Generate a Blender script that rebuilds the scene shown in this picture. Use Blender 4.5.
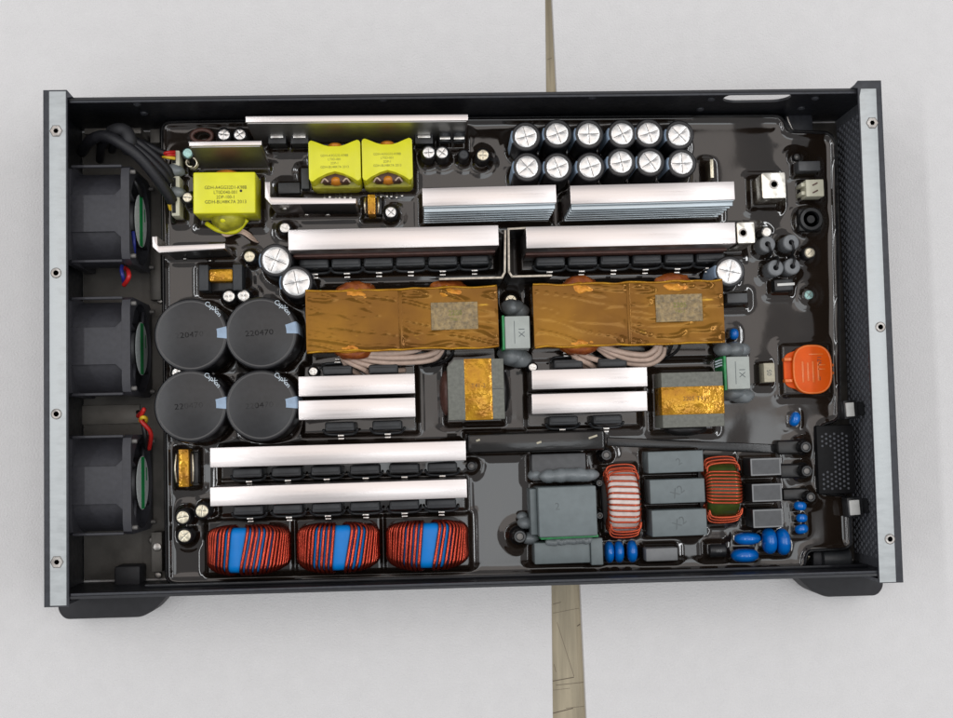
import bpy, bmesh, math, random
import numpy as np
from mathutils import Matrix, Vector, noise

# ------------------------------------------------------------------ reset
bpy.ops.wm.read_factory_settings(use_empty=True)
scene = bpy.context.scene
C = scene.collection
random.seed(7)
MM = 0.001
PI = math.pi

# ------------------------------------------------------------------ camera
F_PX = 1250.0                                   # focal length in photo pixels (953 wide)
CAM_ROT = (0.06353, -0.04101, -0.02355)
CAM_LOC = (-29.15, -57.46, 787.30)              # mm
cam = bpy.data.cameras.new('camera')
cam.sensor_fit = 'HORIZONTAL'; cam.sensor_width = 36.0
cam.lens = F_PX / 953.0 * 36.0
cam.clip_start = 0.02; cam.clip_end = 50
camo = bpy.data.objects.new('camera', cam); C.objects.link(camo)
camo.location = [v * MM for v in CAM_LOC]; camo.rotation_euler = CAM_ROT
scene.camera = camo

# ------------------------------------------------------------------ world and lamp
w = bpy.data.worlds.new('World'); scene.world = w; w.use_nodes = True
bg = w.node_tree.nodes['Background']
bg.inputs[0].default_value = (0.97, 0.975, 1.0, 1); bg.inputs[1].default_value = 0.55
def panel(name, x, y, sx, sy, watts, col):
    la = bpy.data.lights.new(name, 'AREA'); la.shape = 'RECTANGLE'; la.size = sx; la.size_y = sy; la.energy = watts; la.color = col
    lo = bpy.data.objects.new(name, la); C.objects.link(lo); lo.location = (x, y, 2.2)
panel('warm_ceiling_panel', -0.02, 0.46, 1.62, 1.04, 6.0, (1.0, 0.90, 0.83))     # warm lit ceiling behind the bench
panel('cool_ceiling_panel', 0.37, -0.24, 0.84, 0.56, 3.6, (0.92, 0.97, 1.0))     # cool panel over the bench
for tx in (-1.35, 1.35):            # two unseen strip lights added either side of the bench for glints
    tl = bpy.data.lights.new('added_glint_light', 'AREA'); tl.shape = 'RECTANGLE'
    tl.size = 0.10; tl.size_y = 2.2; tl.energy = 10.5; tl.color = (0.96, 0.98, 1.0)
    to = bpy.data.objects.new('added_glint_light', tl); C.objects.link(to); to.location = (tx, 0.25, 2.2)
    to.rotation_euler = (0, math.atan2(tx, 2.2), 0)

scene.view_settings.view_transform = 'Standard'; scene.view_settings.look = 'None'
scene.view_settings.exposure = 0.0; scene.view_settings.gamma = 1.0
scene.render.engine = 'CYCLES'
scene.render.resolution_x = 1024; scene.render.resolution_y = 771

# ------------------------------------------------------------------ photo pixel + height -> bench position (mm)
from mathutils import Euler
_R = Euler(CAM_ROT, 'XYZ').to_matrix()
def at(px, py, z):
    d = _R @ Vector(((px - 476.5) / F_PX, -(py - 359.0) / F_PX, -1.0))
    t = (z - CAM_LOC[2]) / d.z
    return CAM_LOC[0] + d.x * t, CAM_LOC[1] + d.y * t
def rect(x0, y0, x1, y1, z):
    cx, cy = at((x0 + x1) / 2, (y0 + y1) / 2, z)
    a = at(x0, (y0 + y1) / 2, z); b = at(x1, (y0 + y1) / 2, z)
    c = at((x0 + x1) / 2, y0, z); d = at((x0 + x1) / 2, y1, z)
    return cx, cy, math.dist(a, b), math.dist(c, d)
def mmpx(z): return (CAM_LOC[2] - z) / F_PX

Z0 = 24.0        # top of the potting compound
ZR = 75.0        # rim of the case

# ------------------------------------------------------------------ materials
MATS = {}
def mat(name, col, rough=.5, metal=0., var=.12, scale=150., bump=0., bscale=600., coat=0., spec=.5,
        stretch=(1, 1, 1), col2=None, rvar=0., detail=4., bstretch=None, bdist=.0004):
    m = bpy.data.materials.new(name); m.use_nodes = True; MATS[name] = m
    nt = m.node_tree; N = nt.nodes; L = nt.links; p = N['Principled BSDF']
    p.inputs['Metallic'].default_value = metal; p.inputs['Roughness'].default_value = rough
    p.inputs['Specular IOR Level'].default_value = spec
    p.inputs['Coat Weight'].default_value = coat; p.inputs['Coat Roughness'].default_value = .08
    tc = N.new('ShaderNodeTexCoord')
    mp = N.new('ShaderNodeMapping'); mp.inputs['Scale'].default_value = stretch
    L.new(tc.outputs['Object'], mp.inputs['Vector'])
    nz = N.new('ShaderNodeTexNoise'); nz.inputs['Scale'].default_value = scale; nz.inputs['Detail'].default_value = detail
    L.new(mp.outputs[0], nz.inputs['Vector'])
    cr = N.new('ShaderNodeValToRGB')
    c2 = col2 or tuple(min(1, c * (1 + var)) for c in col)
    c1 = col if col2 else tuple(c * (1 - var) for c in col)
    cr.color_ramp.elements[0].color = (*c1, 1); cr.color_ramp.elements[1].color = (*c2, 1)
    cr.color_ramp.elements[0].position = .33; cr.color_ramp.elements[1].position = .67
    L.new(nz.outputs[0], cr.inputs[0]); L.new(cr.outputs[0], p.inputs['Base Color'])
    if rvar:
        mr = N.new('ShaderNodeMapRange'); mr.inputs[1].default_value = .3; mr.inputs[2].default_value = .7
        mr.inputs[3].default_value = max(.02, rough - rvar); mr.inputs[4].default_value = min(1, rough + rvar)
        L.new(nz.outputs[0], mr.inputs[0]); L.new(mr.outputs[0], p.inputs['Roughness'])
    if bump:
        mp2 = N.new('ShaderNodeMapping'); mp2.inputs['Scale'].default_value = bstretch or stretch
        L.new(tc.outputs['Object'], mp2.inputs['Vector'])
        n2 = N.new('ShaderNodeTexNoise'); n2.inputs['Scale'].default_value = bscale; n2.inputs['Detail'].default_value = 3
        L.new(mp2.outputs[0], n2.inputs['Vector'])
        b = N.new('ShaderNodeBump'); b.inputs['Strength'].default_value = bump; b.inputs['Distance'].default_value = bdist
        L.new(n2.outputs[0], b.inputs['Height']); L.new(b.outputs[0], p.inputs['Normal'])
        if coat: L.new(b.outputs[0], p.inputs['Coat Normal'])
    return m

mat('foam', (.775, .762, .757), .85, var=.016, scale=90, detail=9, bump=.45, bscale=800, bdist=.0012, spec=.2)
mat('wood', (.42, .36, .25), .55, var=.28, scale=40, stretch=(3.5, .25, 1), bump=.3, bscale=300)
mat('scratch', (.15, .12, .085), .8, scale=500)
mat('black_paint', (.011, .012, .016), .42, var=.2, scale=300, bump=.18, bscale=1800, bdist=.0002, rvar=.08)
mat('vent_paint', (.11, .115, .13), .45, var=.15, scale=300)
mat('black_matt', (.008, .008, .009), .6, var=.2, scale=300, spec=.25)
mat('black_edge', (.035, .037, .045), .5, var=.2, scale=300, bump=.15, bscale=1800, bdist=.0002)
mat('zinc', (.52, .545, .55), .5, metal=.55, var=.10, scale=160, bump=.15, bscale=400, rvar=.08, stretch=(.6, 1.6, 1))
mat('floor_strip', (.20, .185, .165), .5, metal=.3, var=.2, scale=80, rvar=.1)
mat('zinc_floor', (.11, .102, .092), .5, metal=.5, var=.3, scale=60, bump=.1, bscale=500, rvar=.12)
mat('nut_steel', (.36, .34, .32), .35, metal=1, var=.2, scale=400)
mat('hole_dark', (.006, .006, .006), .8, var=.1)
mat('potting', (.018, .0122, .0088), .065, var=.3, scale=14, bump=.04, bscale=60, bdist=.001, rvar=.03, spec=.7)
mat('wrap', (.0065, .0055, .005), .16, var=.2, scale=200, bump=.35, bscale=90, bstretch=(.3, 1.2, 1), bdist=.001)
mat('tray', (.010, .010, .011), .25, var=.2, scale=200, bump=.1, bscale=400)
mat('fan_plastic', (.036, .036, .043), .5, var=.12, scale=400, bump=.08, bscale=2500, bdist=.0001)
mat('fan_blade', (.010, .010, .012), .4)
mat('sticker_silver', (.60, .64, .63), .4, metal=.0, var=.15, scale=900)
mat('sticker_green', (.005, .30, .075), .4, var=.15)
mat('alu', (.62, .575, .56), .32, metal=1, var=.055, scale=110, stretch=(.10, 4, 1), bump=.06, bscale=500, bstretch=(.03, 7, 1), rvar=.07, detail=8)
mat('alu_fin', (.42, .47, .50), .38, metal=.9, var=.10, scale=160, stretch=(.04, 1, 9), bump=.15, bscale=500, bstretch=(.03, 1, 7))
mat('alu_plate', (.42, .42, .42), .42, metal=1, var=.10, scale=120, bump=.08, bscale=400)
mat('alu_cap', (.66, .65, .64), .30, metal=1, var=.08, scale=800, bump=.06, bscale=900, rvar=.08)
mat('score', (.22, .21, .20), .6, metal=.6)
mat('tin', (.62, .60, .57), .28, metal=1, var=.15, scale=900, bump=.2, bscale=1500, bdist=.0002)
mat('brass_tin', (.60, .55, .43), .32, metal=1, var=.2, scale=900, bump=.2, bscale=1500, bdist=.0002)
mat('nickel', (.78, .74, .66), .22, metal=1, var=.08, scale=300, rvar=.06)
mat('package', (.016, .017, .019), .36, var=.2, scale=700, bump=.12, bscale=2500, bdist=.0001)
mat('grey_package', (.034, .037, .041), .42, var=.15, scale=500, bump=.1, bscale=2500, bdist=.0001)
mat('sleeve', (.013, .013, .015), .30, var=.2, scale=300)
mat('cap_top', (.064, .062, .062), .42, var=.12, scale=130, bump=.08, bscale=200, rvar=.06)
mat('cap_print', (.012, .012, .012), .9, spec=.1)
mat('stripe_blue', (.30, .40, .53), .42, var=.1, scale=300)
mat('print_white', (.58, .66, .72), .6)
mat('print_black', (.03, .03, .012), .7)
mat('print_amber', (.16, .07, .006), .4, metal=.2)
mat('print_olive', (.20, .20, .03), .7)
mat('print_faint', (.105, .123, .126), .5)
mat('yellow_tape', (.82, .80, .02), .26, var=.07, scale=70, bump=.14, bscale=130, bdist=.0012)
mat('orange_tape', (.62, .22, .02), .28, var=.3, scale=200, bump=.25, bscale=350, bdist=.001)
mat('green_yellow', (.42, .40, .03), .35, var=.35, scale=150, bump=.2, bscale=300)
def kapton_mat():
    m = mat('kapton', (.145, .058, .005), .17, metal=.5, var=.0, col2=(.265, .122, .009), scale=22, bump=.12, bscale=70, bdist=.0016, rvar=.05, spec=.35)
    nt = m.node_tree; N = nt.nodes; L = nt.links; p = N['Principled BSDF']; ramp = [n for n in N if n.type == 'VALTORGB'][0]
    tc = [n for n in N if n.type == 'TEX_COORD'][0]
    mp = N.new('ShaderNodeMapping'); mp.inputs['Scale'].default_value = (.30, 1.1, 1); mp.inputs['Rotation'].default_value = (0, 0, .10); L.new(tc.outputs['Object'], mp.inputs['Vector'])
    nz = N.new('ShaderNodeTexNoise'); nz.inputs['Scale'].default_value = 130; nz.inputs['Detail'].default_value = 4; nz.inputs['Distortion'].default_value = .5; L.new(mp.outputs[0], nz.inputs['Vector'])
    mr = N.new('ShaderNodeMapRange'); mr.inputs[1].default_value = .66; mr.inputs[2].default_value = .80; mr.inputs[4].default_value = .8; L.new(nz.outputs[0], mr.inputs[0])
    mx = N.new('ShaderNodeMix'); mx.data_type = 'RGBA'; L.new(mr.outputs[0], mx.inputs[0]); L.new(ramp.outputs[0], mx.inputs[6]); mx.inputs[7].default_value = (.95, .60, .07, 1)  # air-pocket streaks under the tape, with golden highlights painted into the colour
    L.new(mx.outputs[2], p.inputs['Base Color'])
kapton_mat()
mat('kapton_orange', (.46, .16, .010), .2, metal=.4, var=.0, col2=(.62, .27, .016), scale=160, bump=.4, bscale=220, bdist=.0014)
mat('kapton_bright', (.56, .29, .01), .16, var=.0, col2=(.34, .14, .006), scale=120, bump=.6, bscale=150, bdist=.0016, metal=.45, coat=.1, spec=.4)
mat('kapton_red', (.22, .045, .012), .14, var=.0, col2=(.42, .12, .02), scale=200, bump=.4, bscale=300, bdist=.0012, coat=.2)
mat('paper_label', (.25, .17, .065), .25, var=.4, scale=500, bump=.5, bscale=500, bdist=.0008, coat=.15)
mat('ferrite', (.155, .158, .135), .58, var=.16, scale=500, bump=.12, bscale=1500, bdist=.0002)
mat('ferrite_dark', (.035, .038, .042), .5, var=.15, scale=500)
mat('bobbin', (.012, .011, .011), .35, var=.2)
mat('litz', (.66, .50, .41), .5, var=.10, scale=300, bump=.3, bscale=2000, bstretch=(1, 3, 1), bdist=.0003)
mat('copper', (.43, .058, .032), .12, metal=.9, var=.2, scale=90)
mat('copper_orange', (.52, .085, .035), .22, metal=.65, var=.2, scale=90)
mat('core_blue', (.0, .21, .66), .35, spec=.3, var=.08, scale=80, bump=.05, bscale=200)
mat('core_white', (.74, .66, .62), .5, var=.1, scale=300)
mat('core_green', (.045, .075, .012), .35, var=.2, scale=200)
mat('disc_blue', (.0, .15, .58), .16, var=.12, scale=120, bump=.06, bscale=200, coat=.4)
mat('film_grey', (.150, .178, .184), .42, var=.07, scale=200, bump=.06, bscale=900, bdist=.0002)
mat('film_pale', (.40, .43, .40), .45, var=.06, scale=200)
mat('film_border', (.21, .215, .22), .4, var=.08, scale=200)
mat('film_dark', (.07, .072, .076), .42, var=.12, scale=300)
mat('glue', (.19, .21, .22), .32, var=.12, scale=150, bump=.3, bscale=200, bdist=.0012)
mat('green_board', (.02, .26, .075), .4, var=.2, scale=300)
mat('ivory', (.62, .60, .47), .4, var=.06, scale=300)
mat('cream_box', (.48, .44, .33), .5, var=.1, scale=500)
mat('orange_plastic', (.82, .105, .002), .4, var=.06, scale=120, spec=.25)
mat('orange_edge', (.86, .19, .03), .24, var=.05, scale=120)
mat('sleeving', (.012, .012, .015), .48, var=.25, scale=900, bump=.25, bscale=1800, bdist=.0004)
mat('wire_red', (.55, .02, .018), .35); mat('wire_blue', (.02, .03, .22), .4)
mat('wire_yellow', (.75, .5, .03), .4); mat('wire_black', (.012, .012, .013), .4)
mat('bead_grey', (.20, .21, .22), .5, var=.12, scale=300, bump=.1, bscale=800)
mat('rubber', (.018, .018, .021), .6, var=.15, scale=200, bump=.1, bscale=1500, bdist=.0002)
mat('white_chip', (.75, .75, .72), .5)
mat('teal_screw', (.30, .48, .46), .3, metal=.9, var=.2, scale=900)
mat('red_brown', (.10, .045, .035), .45, var=.2, scale=300)
mat('trim_beige', (.52, .46, .38), .4, metal=.3, var=.25, scale=500)

# ------------------------------------------------------------------ mesh builder (all lengths in mm)
def catmull(pts, n=8, closed=False):
    P = [Vector(p) for p in pts]; out = []; k = len(P)
    rng = range(k) if closed else range(k - 1)
    for i in rng:
        a = P[(i - 1) % k] if closed or i else P[0] * 2 - P[1]
        b, c = P[i], P[(i + 1) % k]
        d = P[(i + 2) % k] if closed or i + 2 < k else P[-1] * 2 - P[-2]
        for j in range(n):
            t = j / n
            out.append(.5 * ((2 * b) + (c - a) * t + (2 * a - 5 * b + 4 * c - d) * t * t + (3 * b - a - 3 * c + d) * t ** 3))
    if not closed: out.append(P[-1])
    return out
def round_poly(pts, r, n=5):
    out = []; k = len(pts)
    for i in range(k):
        p = Vector(pts[i][:2]); a = Vector(pts[i - 1][:2]) - p; b = Vector(pts[(i + 1) % k][:2]) - p
        rr = min(r, a.length * .45, b.length * .45)
        a = p + a.normalized() * rr; b = p + b.normalized() * rr
        for j in range(n + 1):
            t = j / n
            out.append(((1 - t) ** 2 * a + 2 * t * (1 - t) * p + t * t * b)[:])
    return out

class B:
    def __init__(s): s.bm = bmesh.new(); s.soft = False
    def box(s, cx, cy, z0, wx, wy, z1, bev=0., seg=2, rot=0., tilt=None):
        M = Matrix.Translation((cx, cy, (z0 + z1) / 2)) @ Matrix.Rotation(rot, 4, 'Z')
        if tilt: M = M @ tilt
        M = M @ Matrix.Diagonal((wx, wy, z1 - z0, 1))
        v = bmesh.ops.create_cube(s.bm, size=1, matrix=M)['verts']
        if bev:
            e = list({e for x in v for e in x.link_edges})
            bmesh.ops.bevel(s.bm, geom=e, offset=bev, segments=seg, affect='EDGES', profile=.5)
        return s
    def lathe(s, prof, cx=0, cy=0, n=32, axis='Z', org=(0, 0, 0)):
        rings = []
        for r, z in prof:
            ring = []
            for i in range(n):
                a = 2 * PI * i / n
                p = (r * math.cos(a), r * math.sin(a), z)
                if axis == 'X': p = (p[2], p[0], p[1])
                if axis == 'Y': p = (p[0], p[2], -p[1])
                ring.append(s.bm.verts.new((p[0] + cx + org[0], p[1] + cy + org[1], p[2] + org[2])))
            rings.append(ring)
        for a, b in zip(rings, rings[1:]):
            for i in range(n):
                s.bm.faces.new((a[i], a[(i + 1) % n], b[(i + 1) % n], b[i]))
        if prof[0][0] > 0: s.bm.faces.new(rings[0][::-1])
        if prof[-1][0] > 0: s.bm.faces.new(rings[-1])
        return s
    def cyl(s, cx, cy, z0, z1, r, n=28, bev=.0, **k):
        pr = [(r, z0)] + ([(r, z1 - bev), (r - bev * .3, z1 - bev * .3), (r - bev, z1)] if bev else [(r, z1)])
        return s.lathe(pr, cx, cy, n, **k)
    def prism(s, pts, z0, z1, bev=0., seg=2):
        v = [s.bm.verts.new((p[0], p[1], z0)) for p in pts]
        f = s.bm.faces.new(v)
        f.normal_update()
        if f.normal.z > 0: f.normal_flip()
        r = bmesh.ops.extrude_face_region(s.bm, geom=[f])
        nv = [g for g in r['geom'] if isinstance(g, bmesh.types.BMVert)]
        nf = [g for g in r['geom'] if isinstance(g, bmesh.types.BMFace)]
        bmesh.ops.translate(s.bm, verts=nv, vec=(0, 0, z1 - z0))
        if bev:
            e = [e for e in nf[0].edges]
            bmesh.ops.bevel(s.bm, geom=e, offset=bev, segments=seg, affect='EDGES', profile=.5)
        return s
    def tube(s, pts, r, n=8, closed=False, smooth=6):
        s.soft = True
        P = catmull(pts, smooth, closed) if smooth else [Vector(p) for p in pts]
        k = len(P); rings = []; up = None
        for i in range(k):
            a = P[i - 1] if (i or closed) else P[0]; b = P[(i + 1) % k] if (i < k - 1 or closed) else P[-1]
            t = (b - a).normalized()
            if up is None:
                up = t.orthogonal().normalized()
            up = (up - t * up.dot(t)).normalized(); sd = t.cross(up)
            rings.append([s.bm.verts.new(P[i] + (up * math.cos(2 * PI * j / n) + sd * math.sin(2 * PI * j / n)) * r) for j in range(n)])
        m = k if closed else k - 1
        for i in range(m):
            A, Bq = rings[i], rings[(i + 1) % k]
            if closed and i == k - 1:      # re-match the seam
                o = min(range(n), key=lambda q: (A[0].co - Bq[q].co).length); Bq = Bq[o:] + Bq[:o]
            for j in range(n):
                s.bm.faces.new((A[j], A[(j + 1) % n], Bq[(j + 1) % n], Bq[j]))
        if not closed:
            s.bm.faces.new(rings[0][::-1]); s.bm.faces.new(rings[-1])
        return s
    def ell(s, c, r, u=20, v=12, zmin=None):
        s.soft = True
        M = Matrix.Translation(c) @ Matrix.Diagonal((*r, 1))
        q = bmesh.ops.create_uvsphere(s.bm, u_segments=u, v_segments=v, radius=1, matrix=M)['verts']
        if zmin is not None:
            for x in q: x.co.z = max(x.co.z, zmin)
        return s
    def blob(s, c, r, amp=.18, fr=.25, u=24, v=14):
        s.soft = True
        M = Matrix.Translation(c) @ Matrix.Diagonal((*r, 1))
        q = bmesh.ops.create_uvsphere(s.bm, u_segments=u, v_segments=v, radius=1, matrix=M)['verts']
        cc = Vector(c)
        for x in q:
            d = x.co - cc; x.co = cc + d * (1 + amp * noise.noise(x.co * fr))
        return s
    def mesh(s, name, material, ang=28):
        bm = s.bm
        bmesh.ops.remove_doubles(bm, verts=bm.verts, dist=.0005)
        bmesh.ops.recalc_face_normals(bm, faces=bm.faces)
        bmesh.ops.scale(bm, vec=(MM, MM, MM), verts=bm.verts)
        thr = math.radians(ang)
        for f in bm.faces: f.smooth = True
        if not s.soft:
            for e in bm.edges: e.smooth = not (len(e.link_faces) != 2 or e.calc_face_angle(0) > thr)
        me = bpy.data.meshes.new(name); bm.to_mesh(me); bm.free()
        me.materials.append(MATS[material])
        return me
    def out(s, name, material, parent=None, ang=28):
        o = bpy.data.objects.new(name, s.mesh(name, material, ang)); C.objects.link(o)
        if parent is not None: o.parent = parent
        return o

def tag(o, label=None, cat=None, group=None, kind=None):
    if label: o['label'] = label
    if cat: o['category'] = cat
    if group: o['group'] = group
    if kind: o['kind'] = kind
    return o
def thing(name, label, cat, x, y, z=0., rot=0., group=None):
    o = bpy.data.objects.new(name, None); C.objects.link(o); o.empty_display_size = .005
    o.location = (x * MM, y * MM, z * MM); o.rotation_euler = (0, 0, rot)
    return tag(o, label, cat, group)
def child(me, name, parent, loc=(0, 0, 0), rot=(0, 0, 0)):
    o = bpy.data.objects.new(name, me); C.objects.link(o); o.parent = parent
    o.location = [v * MM for v in loc]; o.rotation_euler = rot
    return o
_font = None
def text(parent, body, size, x, y, z, material, rot=0., tilt=(0, 0, 0), align='CENTER', sx=1., name='printed_text', space=1.):
    cu = bpy.data.curves.new('t', 'FONT'); cu.body = body; cu.size = size * MM; cu.align_x = align; cu.align_y = 'CENTER'
    cu.space_line = space; cu.resolution_u = 2
    o = bpy.data.objects.new('t', cu); C.objects.link(o)
    dg = bpy.context.evaluated_depsgraph_get(); dg.update()
    me = bpy.data.meshes.new_from_object(o.evaluated_get(dg)); me.materials.clear(); me.materials.append(MATS[material])
    bpy.data.objects.remove(o)
    p = bpy.data.objects.new(name, me); C.objects.link(p); p.parent = parent
    p.location = (x * MM, y * MM, z * MM); p.rotation_euler = (tilt[0], tilt[1], rot); p.scale = (sx, 1, 1)
    return p

FEET = []      # component footprints for the meniscus of the potting compound
def foot_r(cx, cy, wx, wy, h=3.0): FEET.append(('r', cx, cy, wx / 2, wy / 2, h))
def foot_c(cx, cy, r, h=2.4): FEET.append(('c', cx, cy, r, 0, h))

# ================================================================== THE SURFACE
tb = B(); tb.box(0, 0, -40, 2400, 1900, -6)
tag(tb.out('table', 'wood'), kind='structure')
def foam_sheet(poly, label):
    b = B(); b.prism(poly, -6, 0, bev=.6, seg=3)
    o = b.out('foam_sheet', 'foam'); return tag(o, label, 'foam sheet', 'white foam sheets on the bench')
xl0, yl0 = at(545.3, 0, 0); xl1, yl1 = at(553, 718, 0)
xr0, yr0 = at(552.2, 0, 0); xr1, yr1 = at(586.5, 718, 0)
def ext(x0, y0, x1, y1, y): return x0 + (x1 - x0) * (y - y0) / (y1 - y0)
TOP, BOT = 330, -400
foam_sheet([(-700, BOT), (ext(xl0, yl0, xl1, yl1, BOT), BOT), (ext(xl0, yl0, xl1, yl1, TOP), TOP), (-700, TOP)],
           'white foam sheet left of the gap, under most of the black case')
foam_sheet([(ext(xr0, yr0, xr1, yr1, BOT), BOT), (700, BOT), (700, TOP), (ext(xr0, yr0, xr1, yr1, TOP), TOP)],
           'white foam sheet right of the gap, under the vented end of the case')
tabl = bpy.data.objects['table']
for (x0, y0, x1, y1, wd) in ((553, 604, 561, 602, .5), (553, 613, 579, 608, .35), (557, 622, 574, 676, .35), (552, 681, 574, 677, .8),
                             (556, 685, 584, 682, .5), (553, 713, 573, 708, .9), (577, 626, 580, 624, .9), (566, 708, 584, 706, .35), (554, 664, 556, 672, .4), (547, 60, 552, 58, .4), (553, 690, 570, 688, .3)):
    a = at(x0, y0, -6); c = at(x1, y1, -6)
    b = B(); L_ = math.dist(a, c); ang = math.atan2(c[1] - a[1], c[0] - a[0])
    b.box((a[0] + c[0]) / 2, (a[1] + c[1]) / 2, -6.0, L_, wd * .7, -5.93, rot=ang)
    b.out('scratch', 'scratch', tabl)

# ================================================================== THE CASE
case = thing('equipment_case', 'long black sheet metal case with open top and bare metal end flanges', 'case', 0, 0)
XW, YW = 243.0, 146.2
b = B(); b.box(0, 0, .3, 2 * XW - 5, 2 * 139.5, 1.8); b.out('floor_plate', 'zinc_floor', case)

def wall_with_hole(y, th, x0, x1, z0, z1, hole, material, name):
    bm = bmesh.new()
    def loop(pts):
        vs = [bm.verts.new((p[0], y, p[1])) for p in pts]
        for i in range(len(vs)): bm.edges.new((vs[i], vs[(i + 1) % len(vs)]))
    loop([(x0, z0), (x1, z0), (x1, z1), (x0, z1)])
    if hole: loop(hole)
    bmesh.ops.triangle_fill(bm, edges=bm.edges[:], use_beauty=True)
    r = bmesh.ops.extrude_face_region(bm, geom=bm.faces[:])
    bmesh.ops.translate(bm, verts=[g for g in r['geom'] if isinstance(g, bmesh.types.BMVert)], vec=(0, th, 0))
    s = B(); s.bm.free(); s.bm = bm
    return s.out(name, material, case)
YB = 142.3
# slot in the rear wall
def wall_point(px, py, y):
    lo, hi = 0., 90.
    for _ in range(40):
        m_ = (lo + hi) / 2
        if at(px, py, m_)[1] < y: lo = m_
        else: hi = m_
    # at(): y grows as z sinks for points above the nadir, so solve either way
    return at(px, py, lo)[0], lo
def solve_wall(px, py, y):
    best = min((abs(at(px, py, z / 4)[1] - y), z / 4) for z in range(0, 340))
    return at(px, py, best[1])[0], best[1]
sl = solve_wall(722, 100, YB - 1.5); sr = solve_wall(790, 98, YB - 1.5)
zc = 59.5; hh = 10.0
hole = []
for i in range(13):
    a = -PI / 2 + PI * i / 12; hole.append((sr[0] - hh + hh * math.cos(a), zc + hh * math.sin(a)))
for i in range(13):
    a = PI / 2 + PI * i / 12; hole.append((sl[0] + hh + hh * math.cos(a), zc + hh * math.sin(a)))
rear = wall_with_hole(YB - 1.5, 1.5, -XW + 2.2, XW - 2.2, .3, 72.5, hole, 'black_paint', 'rear_wall')
b = B(); b.box(0, YB - 2.3, 70.9, 2 * XW - 28, 1.4, 72.3, .3); b.out('rim_lip', 'black_edge', rear)
front = wall_with_hole(-YB, 1.5, -XW + 2.2, XW - 2.2, .3, 73.4, None, 'black_paint', 'front_wall')
b = B(); b.box(0, -YB + 2.35, 71.9, 2 * XW - 28, 1.5, 73.2, .3); b.out('rim_lip', 'black_edge', front)
b = B(); b.box(20, -YB + 2.6, 40, 430, 2, 41.5, .6); b.out('ledge', 'black_paint', front)
for px, py, y in ((137, 104, YB - 1.5), (144, 113, YB - 1.5), (383, 99, YB - 1.5), (592, 97, YB - 1.5), (815, 98, YB - 1.5), (700, 109, YB - 1.5), (711, 99, YB - 1.5), (801, 108, YB - 1.5), (845, 121, YB - 1.5)):
    x, z = solve_wall(px, py, y)
    b = B(); b.lathe([(2.4, 0), (2.3, -.8), (1.2, -1.4), (0.4, -1.5)], n=16, axis='Y', org=(x, y, z)); b.out('rivet', 'black_edge', rear)
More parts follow.
